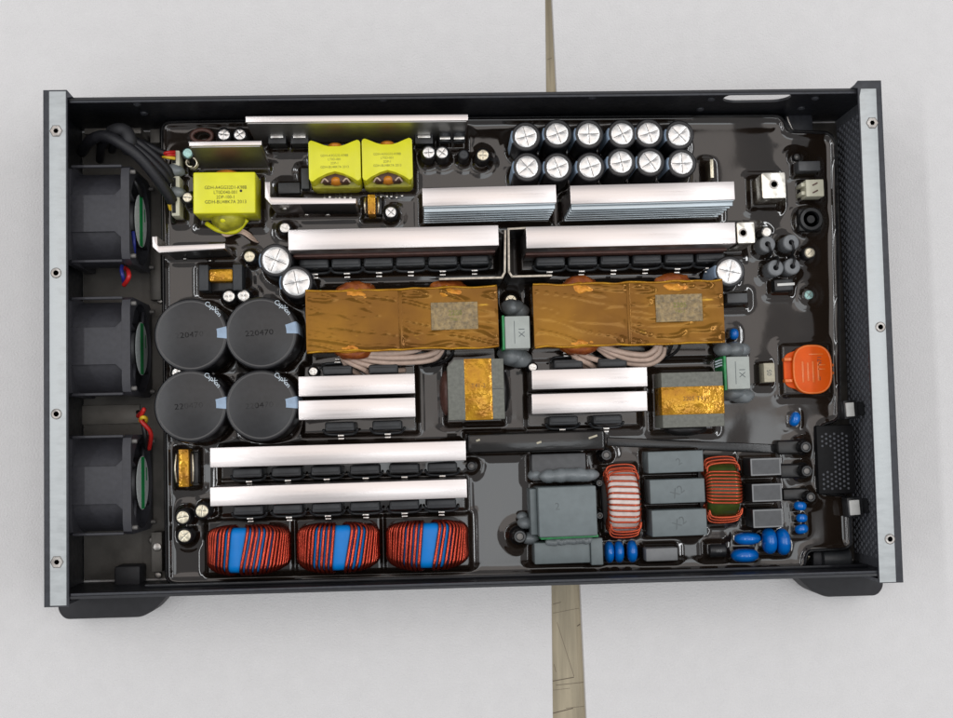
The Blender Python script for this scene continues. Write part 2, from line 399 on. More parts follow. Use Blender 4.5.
# screw tip and threaded post standing in the rear left corner
for side in (-1, 1):
    ep = B()
    ep.box(side * (XW - 1), 0, .3, 2, 2 * YW, ZR - 1.6)
    # returns at both ends of the panel
    ep.box(side * (XW - 6.5), YW - 1, .3, 9, 2, ZR - 4); ep.box(side * (XW - 6.5), -YW + 1, .3, 9, 2, ZR - 4)
    panel_name = 'end_panel'
    if side < 0:
        ep_o = ep.out(panel_name, 'black_paint', case)
    else:
        ep.bm.free()
        # vented end: a plate pierced by a hexagonal grid of holes, real openings
        bm = bmesh.new(); pitch = 4.6; rh = 1.75
        ny = 60; nz = 16
        for j in range(nz):
            for i in range(ny):
                cy = -ny * pitch / 2 + (i + .5 + .5 * (j % 2)) * pitch; cz = 5 + j * pitch * .866
                if abs(cy) > 136: continue
                R = pitch / math.sqrt(3)
                O = [(cy + R * math.cos(PI / 6 + k * PI / 3), cz + R * math.sin(PI / 6 + k * PI / 3)) for k in range(6)]
                I = [(cy + rh * math.cos(PI / 6 + k * PI / 3), cz + rh * math.sin(PI / 6 + k * PI / 3)) for k in range(6)]
                vo = [bm.verts.new((XW - 3, *p)) for p in O]; vi = [bm.verts.new((XW - 3, *p)) for p in I]
                wi = [bm.verts.new((XW - .8, *p)) for p in I]; wo = [bm.verts.new((XW - .8, *p)) for p in O]
                for k in range(6):
                    q = (k + 1) % 6
                    bm.faces.new((vo[k], vo[q], vi[q], vi[k])); bm.faces.new((vi[k], vi[q], wi[q], wi[k])); bm.faces.new((wi[k], wi[q], wo[q], wo[k]))
        s = B(); s.bm.free(); s.bm = bm
        for (a0, a1, z0, z1) in ((-YW, -135.5, .3, ZR - 1.6), (135.5, YW, .3, ZR - 1.6)):
            s.box(XW - 1.9, (a0 + a1) / 2, z0, 2.25, a1 - a0, z1)
        s.box(XW - 1.9, 0, .3, 2.25, 270.6, 3.2); s.box(XW - 1.9, 0, 67.4, 2.25, 270.6, ZR - 1.6)
        s.box(side * (XW - 8.5), YW - 1, .3, 9, 2, ZR - 4); s.box(side * (XW - 8.5), -YW + 1, .3, 9, 2, ZR - 4)
        ep_o = s.out('vented_end_panel', 'vent_paint', case)
    # top flange
    fl = B(); fw = 13.6 if side < 0 else 14.2
    pts = [(side * XW, -YW), (side * XW, YW), (side * (XW - fw + .3), YW), (side * (XW - fw - 3.2), YW - 4.2), (side * (XW - fw), YW - 4.6), (side * (XW - fw), -YW)]
    if side < 0: pts = pts
    fl.prism(pts, ZR - 1.6, ZR, bev=.35)
    flo = fl.out('flange', 'black_edge', ep_o)
    st = B()
    if side < 0:
        st.prism([(-XW + 3.4, -YW + .8), (-XW + 12.4, -YW + .8), (-XW + 12.9, YW - .9), (-XW + 3.5, YW - .9)], ZR + .02, ZR + .2, bev=.08)
    else:
        st.prism([(XW - 4.4, -YW + .5), (XW - 13.9, -YW + .5), (XW - 13.4, YW - 9.5), (XW - 12.4, YW - 5), (XW - 3.4, YW - 5)], ZR + .02, ZR + .2, bev=.08)
    sto = st.out('bare_metal_strip', 'zinc', ep_o)
    nuts = ((56, 131), (56, 273), (56.3, 414), (56.8, 562)) if side < 0 else ((872.3, 123), (880.5, 327), (890, 539))
    for k, (px, py) in enumerate(nuts):
        x, y = at(px, py, ZR + .5)
        b = B(); n = 6 if k in (0, 3) or side > 0 and k == 0 else 24
        ro = 3.7 if n == 6 else 3.0
        b.lathe([(1.5, ZR - 1), (1.5, ZR + .75), (ro - .5, ZR + .85), (ro, ZR + .5), (ro, ZR + .1)], x, y, n); nu = b.out('press_nut', 'nut_steel', ep_o, 30)
        b = B(); b.lathe([(1.55, ZR + .25), (.01, ZR + .25)], x, y, 16); b.out('thread_hole', 'hole_dark', nu)
# side feet on the front wall
def foot(px0, px1, flip):
    x0, y0 = at(px0, 617.5 if flip > 0 else 596, 14); x1, _ = at(px1, 617.5 if flip > 0 else 596, 14)
    yb = y0
    ya = -YB - .1
    if flip > 0: pts = [(x0, ya), (x0, yb + 5), (x0 + 4, yb), (x1 - 14, yb), (x1 - 6, yb + 4), (x1 + 3, ya - 4), (x1 + 3, ya)]
    else: pts = [(x1, ya), (x1, yb + 5), (x1 - 4, yb), (x0 + 16, yb), (x0 + 7, yb + 4), (x0 - 3, ya - 4), (x0 - 3, ya)]
    b = B(); b.prism(round_poly(pts, 3), 3, 24, bev=2.5, seg=3)
    o = b.out('foot', 'rubber', case)
    b = B(); xa, xb = min(x0, x1), max(x0, x1)
    b.box((xa + xb) / 2, ya - 2.2, 24.2, (xb - xa) * .8, 3.4, 40, 1); b.out('mounting_tab', 'rubber', o)
foot(62, 168, 1); foot(796, 879, -1)
# bits on the case floor at the fan end
def floor_bit(name, px0, py0, px1, py1, z0, z1, m, bev=.5):
    cx, cy, a, d = rect(px0, py0, px1, py1, z1); b = B(); b.box(cx, cy, z0, a, d, z1, bev); return b.out(name, m, case)
floor_bit('cable_block', 114, 566, 140, 586, 1.8, 20, 'rubber', 1.5)
fb = floor_bit('corner_bracket', 151, 532, 162, 572, 1.8, 14, 'zinc_floor')
cx, cy = at(157, 547, 15); B().cyl(cx, cy, 13.5, 15.3, 2.6, bev=.5).out('screw_head', 'nut_steel', fb)
for (px, py) in ((152, 540), (158, 575), (156, 290), (160, 300)):
    cx, cy = at(px, py, 4); b = B(); b.cyl(cx, cy, 1.8, 5, 2.2, bev=.6); b.out('floor_screw', 'nut_steel', case)
floor_bit('floor_strip', 150, 250, 161, 300, 1.8, 9, 'zinc_floor')
floor_bit('floor_strip', 80, 405, 140, 424, 1.8, 3, 'floor_strip', .3)
floor_bit('rear_bracket', 84, 128, 141, 134, 1.8, 40, 'zinc_floor')
floor_bit('rear_bracket', 150, 129, 160, 143, 1.8, 22, 'zinc_floor')

# ================================================================== THE TRAY AND ITS POTTING COMPOUND (potting surface is made last)
TRAY_PX = [(163.5, 124), (300, 121.5), (560, 119), (781, 117.5), (786, 133), (828, 134.5), (834, 142), (837, 300), (837.5, 419), (817.5, 424), (818.5, 495),
           (848, 497), (850, 547), (805, 549), (803, 568.5), (560, 573), (168.5, 582)]
TRAY = [at(px, py, Z0 + 2) for px, py in TRAY_PX]
tray_poly = round_poly(TRAY, 5)
tray = thing('component_tray', 'glossy dark brown potted tray filling the case, all components stand in it', 'tray', 0, 0)
def ring(poly, wdt, z0, z1, bev=.8):
    P = [Vector(p) for p in poly]; k = len(P); s = B(); rows = []
    ar = sum(P[i].x * P[(i + 1) % k].y - P[(i + 1) % k].x * P[i].y for i in range(k)); sg = 1 if ar > 0 else -1
    offs = [(wdt, z0), (wdt, z1 - bev), (wdt - bev, z1), (bev, z1), (0, z1 - bev), (-.4, z0)]
    for i in range(k):
        t = (P[(i + 1) % k] - P[i - 1]).normalized(); nrm = Vector((t.y, -t.x)) * sg
        rows.append([s.bm.verts.new((P[i].x + nrm.x * o, P[i].y + nrm.y * o, z)) for o, z in offs])
    for i in range(k):
        A, Q = rows[i], rows[(i + 1) % k]
        for j in range(len(offs) - 1): s.bm.faces.new((A[j], A[j + 1], Q[j + 1], Q[j]))
    return s
ring(tray_poly, 2.0, 2.0, Z0 + 3.2).out('tray_wall', 'tray', tray)

# ================================================================== HELPERS FOR COMPONENTS
def disc_top_cross(parent, r, z, rot, style='x'):
    s = B(); wd = max(.35, r * .055)
    angs = (0, PI / 2) if style == 'x' else (0,)
    for k, a in enumerate(angs):
        s.box(0, 0, z, r * 1.75, wd, z + .06 + .02 * k, rot=rot + a)
    return s.out('vent_score', 'score', parent)
CAPCACHE = {}
def radial_cap(px, py, r_px, ztop, label, sleeve_px=None, style='x', group=None, cat='capacitor', top='alu_cap', name='electrolytic_capacitor', stripe=True, ang=None):
    r = r_px * mmpx(ztop); rs = (sleeve_px or r_px * 1.25) * mmpx(ztop)
    x, y = at(px, py, ztop)
    t = thing(name, label, cat, x, y, 0, 0, group)
    a = random.uniform(0, PI) if ang is None else ang
    key = (round(r, 2), round(rs, 2), ztop, top)
    if key not in CAPCACHE:
        s = B(); s.lathe([(rs, 4), (rs, ztop - 1.4), (rs - .35, ztop - .45), (rs - .9, ztop - .05), (r, ztop + .05), (r - .05, ztop - .3)], n=40); m1 = s.mesh('sleeve', 'sleeve')
        s = B(); s.lathe([(r, ztop - .5), (r, ztop - .12), (r * .94, ztop + .1), (r * .75, ztop + .12), (r * .5, ztop + .12), (r * .25, ztop + .12), (.02, ztop + .12)], n=48)
        for v in s.bm.verts:
            rr = math.hypot(v.co.x, v.co.y)
            if v.co.z > ztop: v.co.z += .06 * r * abs(math.sin(2 * math.atan2(v.co.y, v.co.x))) * (1 - (rr / r) ** 2) * min(1, rr / (r * .3))
        m2 = s.mesh('can_top', top, 60)
        CAPCACHE[key] = (m1, m2)
    m1, m2 = CAPCACHE[key]
    child(m1, 'sleeve', t); ct = child(m2, 'can_top', t, (0, 0, 0), (0, 0, a))
    if style: disc_top_cross(ct, r, ztop + .12, 0, style)
    if stripe:
        s = B(); n = 8; sp = .42; vs = []
        for i in range(n + 1):
            q = PI + (i / n - .5) * 2 * sp
            vs.append((s.bm.verts.new(((rs + .06) * math.cos(q), (rs + .06) * math.sin(q), 6)), s.bm.verts.new(((rs + .06) * math.cos(q), (rs + .06) * math.sin(q), ztop - 1.3)),
                       s.bm.verts.new(((rs - .3) * math.cos(q), (rs - .3) * math.sin(q), ztop - .4)), s.bm.verts.new(((rs - .8) * math.cos(q), (rs - .8) * math.sin(q), ztop + .03))))
        for A, Q in zip(vs, vs[1:]):
            for j in range(3): s.bm.faces.new((A[j], A[j + 1], Q[j + 1], Q[j]))
        s.out('polarity_stripe', 'stripe_blue', t)
    t.rotation_euler = (random.uniform(-.018, .018), random.uniform(-.018, .018), 0)
    foot_c(x, y, rs)
    return t
def post(px, py, r_px, ztop, label, m='tin', name='screw_post', cat='screw', style='x', ring_m='sleeve', group=None):
    r = r_px * mmpx(ztop); x, y = at(px, py, ztop)
    t = thing(name, label, cat, x, y, 0, 0, group)
    s = B(); s.lathe([(r * 1.2, 10), (r * 1.2, ztop - 1.3), (r * 1.05, ztop - .9)], n=24); s.out('body', ring_m, t)
    s = B(); s.lathe([(r * 1.08, ztop - 1.2), (r, ztop - .5), (r * .8, ztop), (.01, ztop + .15)], n=24); h = s.out('head', m, t)
    if style: disc_top_cross(h, r * .8, ztop + .08, random.uniform(0, PI), style)
    foot_c(x, y, r * 1.2, 2.0)
    return t

# transistor in front of a heatsink: shared meshes
def transistor_meshes():
    s = B(); s.box(0, 0, 0, 17.6, 5.6, 20, 1.2, 3); s.box(0, .6, 20, 15.5, 3.4, 21.0, .4); m1 = s.mesh('package', 'grey_package')
    s = B(); s.box(0, -5.3, 11.6, 3.8, 1.3, 13.2, .35); s.box(0, -7.2, 9.6, 3.4, 1.2, 10.8, .3); m2 = s.mesh('clip', 'tin')
    s = B()
    for k in (-5.4, 0, 5.4): s.box(k, -.6, -9, 1.3, .7, .2)
    m3 = s.mesh('pins', 'tin')
    s = B(); s.tube([(-10.2, -1.6, 15), (-9.2, -3.4, 13.4), (-7.4, -4.4, 12.2), (-4.0, -4.7, 11.8), (0, -4.8, 11.6), (4.0, -4.7, 11.8), (7.4, -4.4, 12.2), (9.2, -3.4, 13.4), (10.2, -1.6, 15)], .85, 8)
    m4 = s.mesh('retaining_wire', 'grey_package')
    return m1, m2, m3, m4
TM = transistor_meshes()
def add_transistor(parent, lx, ly, z, face=-1, wire=True):
    e = child(TM[0], 'transistor', parent, (lx, ly, z), (0, 0, 0 if face < 0 else PI))
    child(TM[1], 'clip', e); child(TM[2], 'pin_row', e)
    if wire: child(TM[3], 'retaining_wire', e)
    return e

def bar_heatsink(x0, y0, x1, y1, ztop, label, dev=(), face=-1, zdev=22, rot=0.006, group=None, gap=0, lower='red_brown', dev_off=0.):
    cx, cy, a, d = rect(x0, y0, x1, y1, ztop)
    t = thing('heatsink', label, 'heatsink', cx, cy, 0, rot, group)
    b = B(); b.box(0, 0, 12, a, d, ztop, .35, 2); b.out('bar', 'alu', t)
    if lower:
        b = B(); b.box(0, face * (d / 2 + .7), Z0, a - 2, 1.2, ztop - 18, .3); b.out('insulating_pad', lower, t)
    for px in dev:
        lx = (at(px, (y0 + y1) / 2, zdev + 15)[0] - cx)
        add_transistor(t, lx, face * (d / 2 + 1.6 + 2.5 + dev_off), zdev, face)
    foot_r(cx, cy + face * 4, a, d + 8, 2.5)
    return t

# ================================================================== HEATSINKS
def finned(x0, y0, x1, y1, ztop, label):
    cx, cy, a, d = rect(x0, y0, x1, y1, ztop)
    t = thing('finned_heatsink', label, 'heatsink', cx, cy, 0, .012, 'finned heatsinks')
    b = B(); b.box(0, 0, 10, a, d, ztop, .3); b.out('bar', 'alu', t)
    # ribs run along the length on the front face
    z = ztop - 3.2; k = 0
    while z > Z0 + 4:
        f = B(); f.box(0, -d / 2 - 1.6, z - 2.6, a - 1.2, 3.2, z, .5); f.out('rib', 'alu_fin', t); z -= 7.2; k += 1
    f = B(); f.box(0, -d / 2 - .25, Z0, a - 1, .5, ztop - 1.5); f.out('front_face', 'alu_fin', t)
    foot_r(cx, cy, a, d + 6, 2.5)
    return t
finned(422.5, 186.5, 556.5, 204.5, 72, 'shorter finned aluminium heatsink behind the left long heatsink bar')
finned(570.5, 183.5, 735, 202, 72, 'longer finned aluminium heatsink in front of the twelve silver capacitors')
hsC = bar_heatsink(288.5, 227.5, 499, 248, 70, 'long aluminium heatsink bar behind the left amber taped transformer', [314, 346, 378, 410, 442, 474], zdev=24, dev_off=.3)
hsD = bar_heatsink(526.5, 224.5, 736, 246, 70, 'long aluminium heatsink bar behind the right amber taped transformer', [549, 581, 613, 645, 677, 708], zdev=24, dev_off=.3)
bar_heatsink(298.5, 375, 415, 395, 60, 'rear bar of the short heatsink pair beside the big black capacitors', [338, 384], face=1, zdev=22, lower=None)
bar_heatsink(298.5, 399, 415.5, 418.5, 60, 'front bar of the short heatsink pair beside the big black capacitors', [340, 387], face=-1, zdev=22, lower=None)
bar_heatsink(532, 368.5, 647.5, 388, 60, 'rear bar of the short heatsink pair left of the right core inductor', [568, 612], face=1, zdev=22, lower=None)
bar_heatsink(532, 392.5, 647.5, 412.5, 60, 'front bar of the short heatsink pair left of the right core inductor', [562, 606], face=-1, zdev=22, lower=None)
bar_heatsink(210.5, 444.2, 466.5, 464, 66, 'rear one of the two longest aluminium heatsink bars, below the big capacitors', [248, 287, 326, 365, 404, 442], zdev=24, rot=.004, lower=None)
bar_heatsink(210.5, 483, 467.5, 502, 66, 'front one of the two longest aluminium heatsink bars, above the toroids', [249, 288, 327, 365, 404, 441], zdev=24, rot=.008, lower=None)

# insulation screens between the two long bars
def screen(pts, ztop, label):
    P = [at(px, py, ztop) for px, py in pts]
    x0, y0 = P[0]; t = thing('insulation_screen', label, 'screen', x0, y0, 0)
    b = B(); e = B()
    for p, q in zip(P, P[1:]):
        L_ = math.dist(p, q) + 1.0; an = math.atan2(q[1] - p[1], q[0] - p[0]); mx, my = (p[0] + q[0]) / 2 - x0, (p[1] + q[1]) / 2 - y0
        b.box(mx, my, 12, L_, .9, ztop - .4, rot=an); e.box(mx, my, ztop - .38 + random.uniform(0, .01), L_ + .1, 1.25, ztop + .1, .25, rot=an)
    b.out('sheet', 'package', t); e.out('bright_edge', 'trim_beige', t)
screen([(505.3, 231), (504.8, 272), (502, 277.5), (440, 279)], 60, 'thin upright screen edging the left long heatsink, pale edge')
screen([(526, 228), (508.5, 229), (509, 272), (512, 276.5), (551, 275.5)], 60, 'thin upright screen edging the right long heatsink, pale edge')

# upright plates
def plate(pts, th, ztop, label, m='alu_plate', face_m=None, lean=0., zb=14, blobs=()):
    P = [at(px, py, ztop) for px, py in pts]; x0, y0 = P[0]
    t = thing('heatsink_plate', label, 'heatsink', x0, y0, 0)
    P = [(p[0] - x0, p[1] - y0) for p in P]
    # ribbon of constant thickness, mitred, optional lean of the foot towards the front
    def side(o):
        out = []
        for i, p in enumerate(P):
            a = Vector(P[max(0, i - 1)]); c = Vector(P[min(len(P) - 1, i + 1)]); tt = (c - a).normalized(); nn = Vector((-tt.y, tt.x))
            sc = 1.0
            if 0 < i < len(P) - 1:
                t1 = (Vector(p) - a).normalized(); sc = 1 / max(.5, abs(Vector((-t1.y, t1.x)).dot(nn)))
            out.append((p[0] + nn.x * o * sc, p[1] + nn.y * o * sc))
        return out
    A, Q = side(th / 2), side(-th / 2); s = B()
    s.prism(A + Q[::-1], zb, ztop, bev=.3)
    if lean:
        for v in s.bm.verts: v.co.y -= lean * (ztop - v.co.z) / (ztop - zb)
    s.out('plate', m, t)
    if face_m:
        s = B(); i = len(P) - 2; p, q = P[i], P[i + 1]
        a_ = math.atan2(q[1] - p[1], q[0] - p[0]); L_ = math.dist(p, q)
        s.box((p[0] + q[0]) / 2, (p[1] + q[1]) / 2 - th / 2 - .25, zb, L_ - 2, .4, ztop - 1.2, rot=a_)
        if lean:
            for v in s.bm.verts: v.co.y -= lean * (ztop - v.co.z) / (ztop - zb)
        s.out('front_face', face_m, t)
    for (px, py, z) in blobs:
        bx, by = at(px, py, z); s = B(); s.ell((bx - x0, by - y0, z), (1.7, 1.1, 1.7)); s.out('fixing_screw', 'tin', t)
    cxs = [p[0] + x0 for p in P]; cys = [p[1] + y0 for p in P]
    foot_r((min(cxs) + max(cxs)) / 2, (P[-1][1] + y0) - lean, max(cxs) - min(cxs), 3, 2)
    return t
plate([(245.5, 119.5), (468, 117.5)], 3.6, 68, 'long thin aluminium plate standing along the rear wall', 'alu', 'alu_plate', lean=2)
plate([(189, 144), (261.5, 143)], 2.6, 62, 'short upright aluminium plate behind the boxy yellow transformer', 'alu', 'alu_plate', lean=7)
plate([(267.5, 182), (267.5, 197), (271, 201), (356, 201)], 3.0, 58, 'L shaped plate between the yellow transformers and the finned heatsink', 'alu', 'package', blobs=((285, 209, 45), (307, 215, 36), (328, 215, 36)))
plate([(154.5, 236.5), (155, 246), (159, 249.5), (225, 246)], 3.0, 56, 'L shaped plate at the left tray edge above the big capacitors', 'alu', 'package', blobs=((185, 259, 34), (210, 261, 30)))

# ================================================================== CAPACITORS
ordn = ['leftmost', 'second', 'third', 'fourth', 'fifth', 'rightmost']
R1 = [(527.5, 136.5), (557.7, 135.2), (588.5, 135), (620.5, 134.2), (650.2, 134), (680.5, 133.8)]
R2 = [(528.7, 167.3), (559, 166), (590, 165.2), (620, 163.8), (651, 163.4), (681.5, 163)]
AN1 = [.25, .35, .02, .45, .3, .75]; AN2 = [.7, .35, .3, .2, .6, .02]
for i in range(6):
    for row, nm, AN in ((R1, 'rear', AN1), (R2, 'front', AN2)):
        w_ = ordn[i] if i in (0, 5) else ordn[i] + ' from left'
        radial_cap(*row[i], 11.6, 60, 'silver topped capacitor, %s in the %s row of six' % (w_, nm), 15.4, group='twelve silver topped capacitors', ang=AN[i])
radial_cap(277, 260, 13.6, 56, 'silver topped capacitor left of the long heatsink, rear of two', 17)
radial_cap(295.5, 283.3, 13.6, 56, 'silver topped capacitor at the corner of the left amber transformer', 17)
radial_cap(729.5, 272, 12.8, 56, 'single silver topped capacitor at the corner of the right amber transformer', 16)

def big_cap(px, py, r_px, ztop, label, a_text, stripe_y):
    r = r_px * mmpx(ztop); x, y = at(px, py, ztop)
    t = thing('snap_in_capacitor', label, 'capacitor', x, y, 0, 0, 'four big black capacitors')
    # the cans lean very slightly in the photo; body and top are one sleeve with a rolled edge
    s = B(); s.lathe([(r, 4), (r, ztop - 2.2), (r - .25, ztop - 1), (r - .9, ztop - .25), (r - 1.8, ztop)], n=72); s.out('sleeve', 'sleeve', t)
    s = B(); s.lathe([(r - 1.6, ztop - .4), (r - 1.75, ztop + .02), (r - 2.4, ztop + .02), (r - 3, ztop - .12), (.01, ztop - .12)], n=72); tp = s.out('top_disc', 'cap_top', t)
    s = B(); vs = []; n = 8; q0 = math.radians(stripe_y); sp = .17
    for i in range(n + 1):
        q = q0 + (i / n - .5) * 2 * sp; co, si = math.cos(q), math.sin(q)
        vs.append([s.bm.verts.new((rr * co, rr * si, z)) for rr, z in ((r + .08, 8), (r + .08, ztop - 2.1), (r - .2, ztop - .9), (r - .9, ztop - .15), (r - 2.0, ztop + .08), (r - 6.5, ztop + .08))])
    for A, Q in zip(vs, vs[1:]):
        for j in range(5): s.bm.faces.new((A[j], A[j + 1], Q[j + 1], Q[j]))
    s.out('polarity_stripe', 'stripe_blue', t)
    text(tp, a_text, 4.6, -1.0, 0, ztop + .0, 'cap_print', rot=.06, sx=1.2)
    # white lettering running round the shoulder
    word = 'CapXon'
    for i, ch in enumerate(word):
        q = math.radians(62 - i * 5.4)
        text(t, ch, 3.9, (r - 1.4) * math.cos(q), (r - 1.4) * math.sin(q), ztop + .12, 'print_white', rot=q - PI / 2)
    foot_c(x, y, r, 3.2)
big_cap(191, 335, 37, 62, 'big black capacitor, rear left of the block of four', '220470', 3)
big_cap(261, 333, 36.5, 62, 'big black capacitor, rear right of the block of four', '220470', 8)
big_cap(190.5, 406, 36.5, 62, 'big black capacitor, front left of the block of four', '220470', 4)
big_cap(261, 405.5, 36, 62, 'big black capacitor, front right of the block of four', '220470', 4)

SM = [(223, 135, 6, 44, 'tiny silver capacitor behind the short upright plate, left of a pair', 'x', 'alu_cap'), (239.5, 135, 6, 44, 'tiny silver capacitor behind the short upright plate, right of a pair', 'x', 'alu_cap'),
      (428, 151.5, 6.2, 42, 'tiny silver capacitor next to the yellow transformer, left of a pair', 'x', 'alu_cap'), (443, 151.5, 6, 42, 'tiny silver capacitor right of the yellow transformers, right of a pair', 'x', 'alu_cap'),
      (464.5, 154, 4.5, 40, 'tiny black topped capacitor between two silver ones, right of yellow transformers', None, 'ferrite_dark'), (482.6, 156, 6, 40, 'lone tiny silver capacitor right of the tiny black one', 'i', 'brass_tin'),
      (390, 212, 5.6, 38, 'tiny silver capacitor left of the shorter finned heatsink', 'x', 'alu_cap'), (284.6, 227.5, 5.2, 36, 'tiny silver capacitor at the rear left corner of the long heatsink', None, 'tin'),
      (248.7, 256.7, 5.6, 38, 'tiny silver capacitor at the end of the L plate, left of two bigger capacitors', None, 'brass_tin'), (187, 197.5, 5, 40, 'tiny silver capacitor left of the boxy yellow transformer', 'i', 'brass_tin'),
      (228.5, 296, 6, 38, 'tiny silver capacitor behind the big capacitors, left of a pair', None, 'tin'), (244, 295, 6, 38, 'tiny silver capacitor behind the big capacitors, right of a pair', None, 'tin'),
      (178.6, 373, 6, 36, 'tiny silver capacitor half hidden between two big black capacitors', None, 'tin'), (202.8, 511.7, 6.4, 40, 'tiny slotted silver capacitor nearest the long front heatsink, of three', 'i', 'brass_tin'),
      (183.4, 516.6, 6.4, 40, 'tiny slotted silver capacitor, rear left of the three left of the toroids', 'i', 'brass_tin'), (183.4, 536.3, 6.4, 40, 'tiny slotted silver capacitor, frontmost of the three left of the toroids', 'i', 'brass_tin'),
      (313, 371.5, 4.4, 40, 'tiny silver stud at the corner of the left short heatsink pair', None, 'tin'), (532, 366.5, 4.2, 40, 'tiny silver stud at the corner of the right short heatsink pair', None, 'tin')]
for (px, py, r, zt, lb, st, tm) in SM:
    radial_cap(px, py, r, zt, lb, r * 1.28, st, top=tm, name='small_capacitor', stripe=False)

# ================================================================== TRANSFORMERS
# boxy yellow transformer
cx, cy, a, d = rect(193, 172, 255.5, 213.5, 52)
t = thing('yellow_transformer', 'boxy yellow taped transformer with four lines of black print', 'transformer', cx, cy, 0, -.006, 'yellow taped transformers')
b = B(); b.box(0, 0, 27, a, d, 52, 1.0, 3); core = b.out('taped_core', 'yellow_tape', t)
b = B(); b.box(0, 0, 12, a - 3, d - 2, 27.4, .8); b.out('bobbin_base', 'bobbin', t)
b = B(); b.ell((0, -d / 2 - .5, 36), (10.5, 7, 10)); b.ell((-2, -d / 2 - 3, 36.5), (5, 5.5, 8)); b.out('front_winding', 'green_yellow', t)
b = B(); b.ell((0, d / 2 - 1, 40), (9, 4.5, 10)); b.out('rear_winding', 'orange_tape', t)
b = B(); b.ell((-1.5, -d / 2 - 2.2, 41), (4.0, 2.8, 4.6)); b.out('coil_tape', 'yellow_tape', t)
b = B()
for k in range(3): b.tube([(-9 + k, -d / 2 - 3, 34), (-3, -d / 2 - 8 - k, 32), (6, -d / 2 - 6 - k, 31), (11 + k, -d / 2 - 8 - 2 * k, 28), (14 + k, -d / 2 - 11 - k, 24)], .65, 6)
b.out('lead_wires', 'litz', t)
b = B()
b.tube([(-a / 2 + 4, -d / 2 - 2, 30), (-6, -d / 2 - 7, 33), (4, -d / 2 - 7.5, 33), (11, -d / 2 - 1, 36)], 1.5, 8); b.out('yellow_sleeving', 'yellow_tape', t)
for i, ln in enumerate(('GDH-A4GG32D1-K98B', 'LT0D040-001', '2DP-100-1', 'GDH-BU48K7A 2013')):
    text(core, ln, 2.9, .8, 3.0 - i * 2.85, 52.06, 'print_black', sx=.86 if i != 3 else .95)
b = B(); b.cyl(9.8, 1.0, 51.9, 52.08, .8, 16); b.out('printed_dot', 'print_black', core)
foot_r(cx, cy, a, d + 4)

def pq_transformer(px0, py0, px1, py1, label):
    z = 52; cx, cy, a, d = rect(px0, py0, px1, py1, z)
    t = thing('yellow_transformer', label, 'transformer', cx, cy, 0, .004, 'yellow taped transformers')
    def outline(s):
        pts = []
        hx, hy = a / 2 * s, d / 2 * s
        pts += [(-hx, -hy + 2.4), (-hx + .8, -hy + .9), (-hx + 2.2, -hy + .4), (-hx * .66, -hy * .80), (-hx * .30, -hy * .60), (0, -hy * .50), (hx * .30, -hy * .60), (hx * .66, -hy * .80), (hx - 2.2, -hy + .4), (hx - .8, -hy + .9), (hx, -hy + 2.4)]
        pts += [(hx, hy - 1.6), (hx - .6, hy - .5), (hx - 1.8, hy), (hx * .72, hy * .93), (hx * .40, hy * .77), (hx * .2, hy * .71), (-hx * .2, hy * .71), (-hx * .40, hy * .77), (-hx * .72, hy * .93), (-hx + 1.8, hy), (-hx + .6, hy - .5), (-hx, hy - 1.6)]
        return pts
    b = B(); b.prism(outline(1), 26, z, bev=.45, seg=2); co = b.out('taped_core', 'yellow_tape', t)
    b = B(); b.box(0, -.8, 12, a + .2, d + 1.6, 38, 3); b.out('lower_tape', 'green_yellow', t)
    b = B(); b.box(0, -d / 2 + 4.6, 20, 17, 7.6, 46, 2, 3); b.out('front_bobbin', 'red_brown', t)
    b = B(); b.ell((0, -d / 2 + 2.6, 42), (4.2, 3.0, 5.0)); b.out('front_winding', 'orange_tape', t)
    b = B(); b.ell((0, d / 2 - 2.2, 43), (4.6, 2.4, 6)); b.out('rear_winding', 'orange_tape', t)
    for s_ in (-1, 1):
        b = B(); b.tube([(s_ * 8.6, -d / 2 + 1, 45), (s_ * 6.6, -d / 2 + 3.0, 47), (s_ * 4.4, -d / 2 + 1.4, 46)], .55, 6); b.out('lead_wire', 'litz', t)
    for i, ln in enumerate(('GDH-A3GG32-K98B', 'LT0D-001', '2DP-1', 'GDH-BU48K7A 2013')):
        text(co, ln, 2.1, 0, 3.2 - i * 2.3, z + .05, 'print_olive', sx=.9)
    b = B()
    for k in range(6): b.cyl(-8 + k * 3.1 + random.uniform(-.5, .5), -d / 2 - 4.5 + random.uniform(-.6, .6), Z0 - 4, Z0 + 3.2, .75, 10, .3)
    b.out('solder_pins', 'tin', t)
    foot_r(cx, cy, a, d + 2)
pq_transformer(308.5, 140, 360.5, 182, 'left one of the two hourglass shaped yellow transformers')
pq_transformer(362, 138, 412.5, 181, 'right one of the two hourglass shaped yellow transformers')

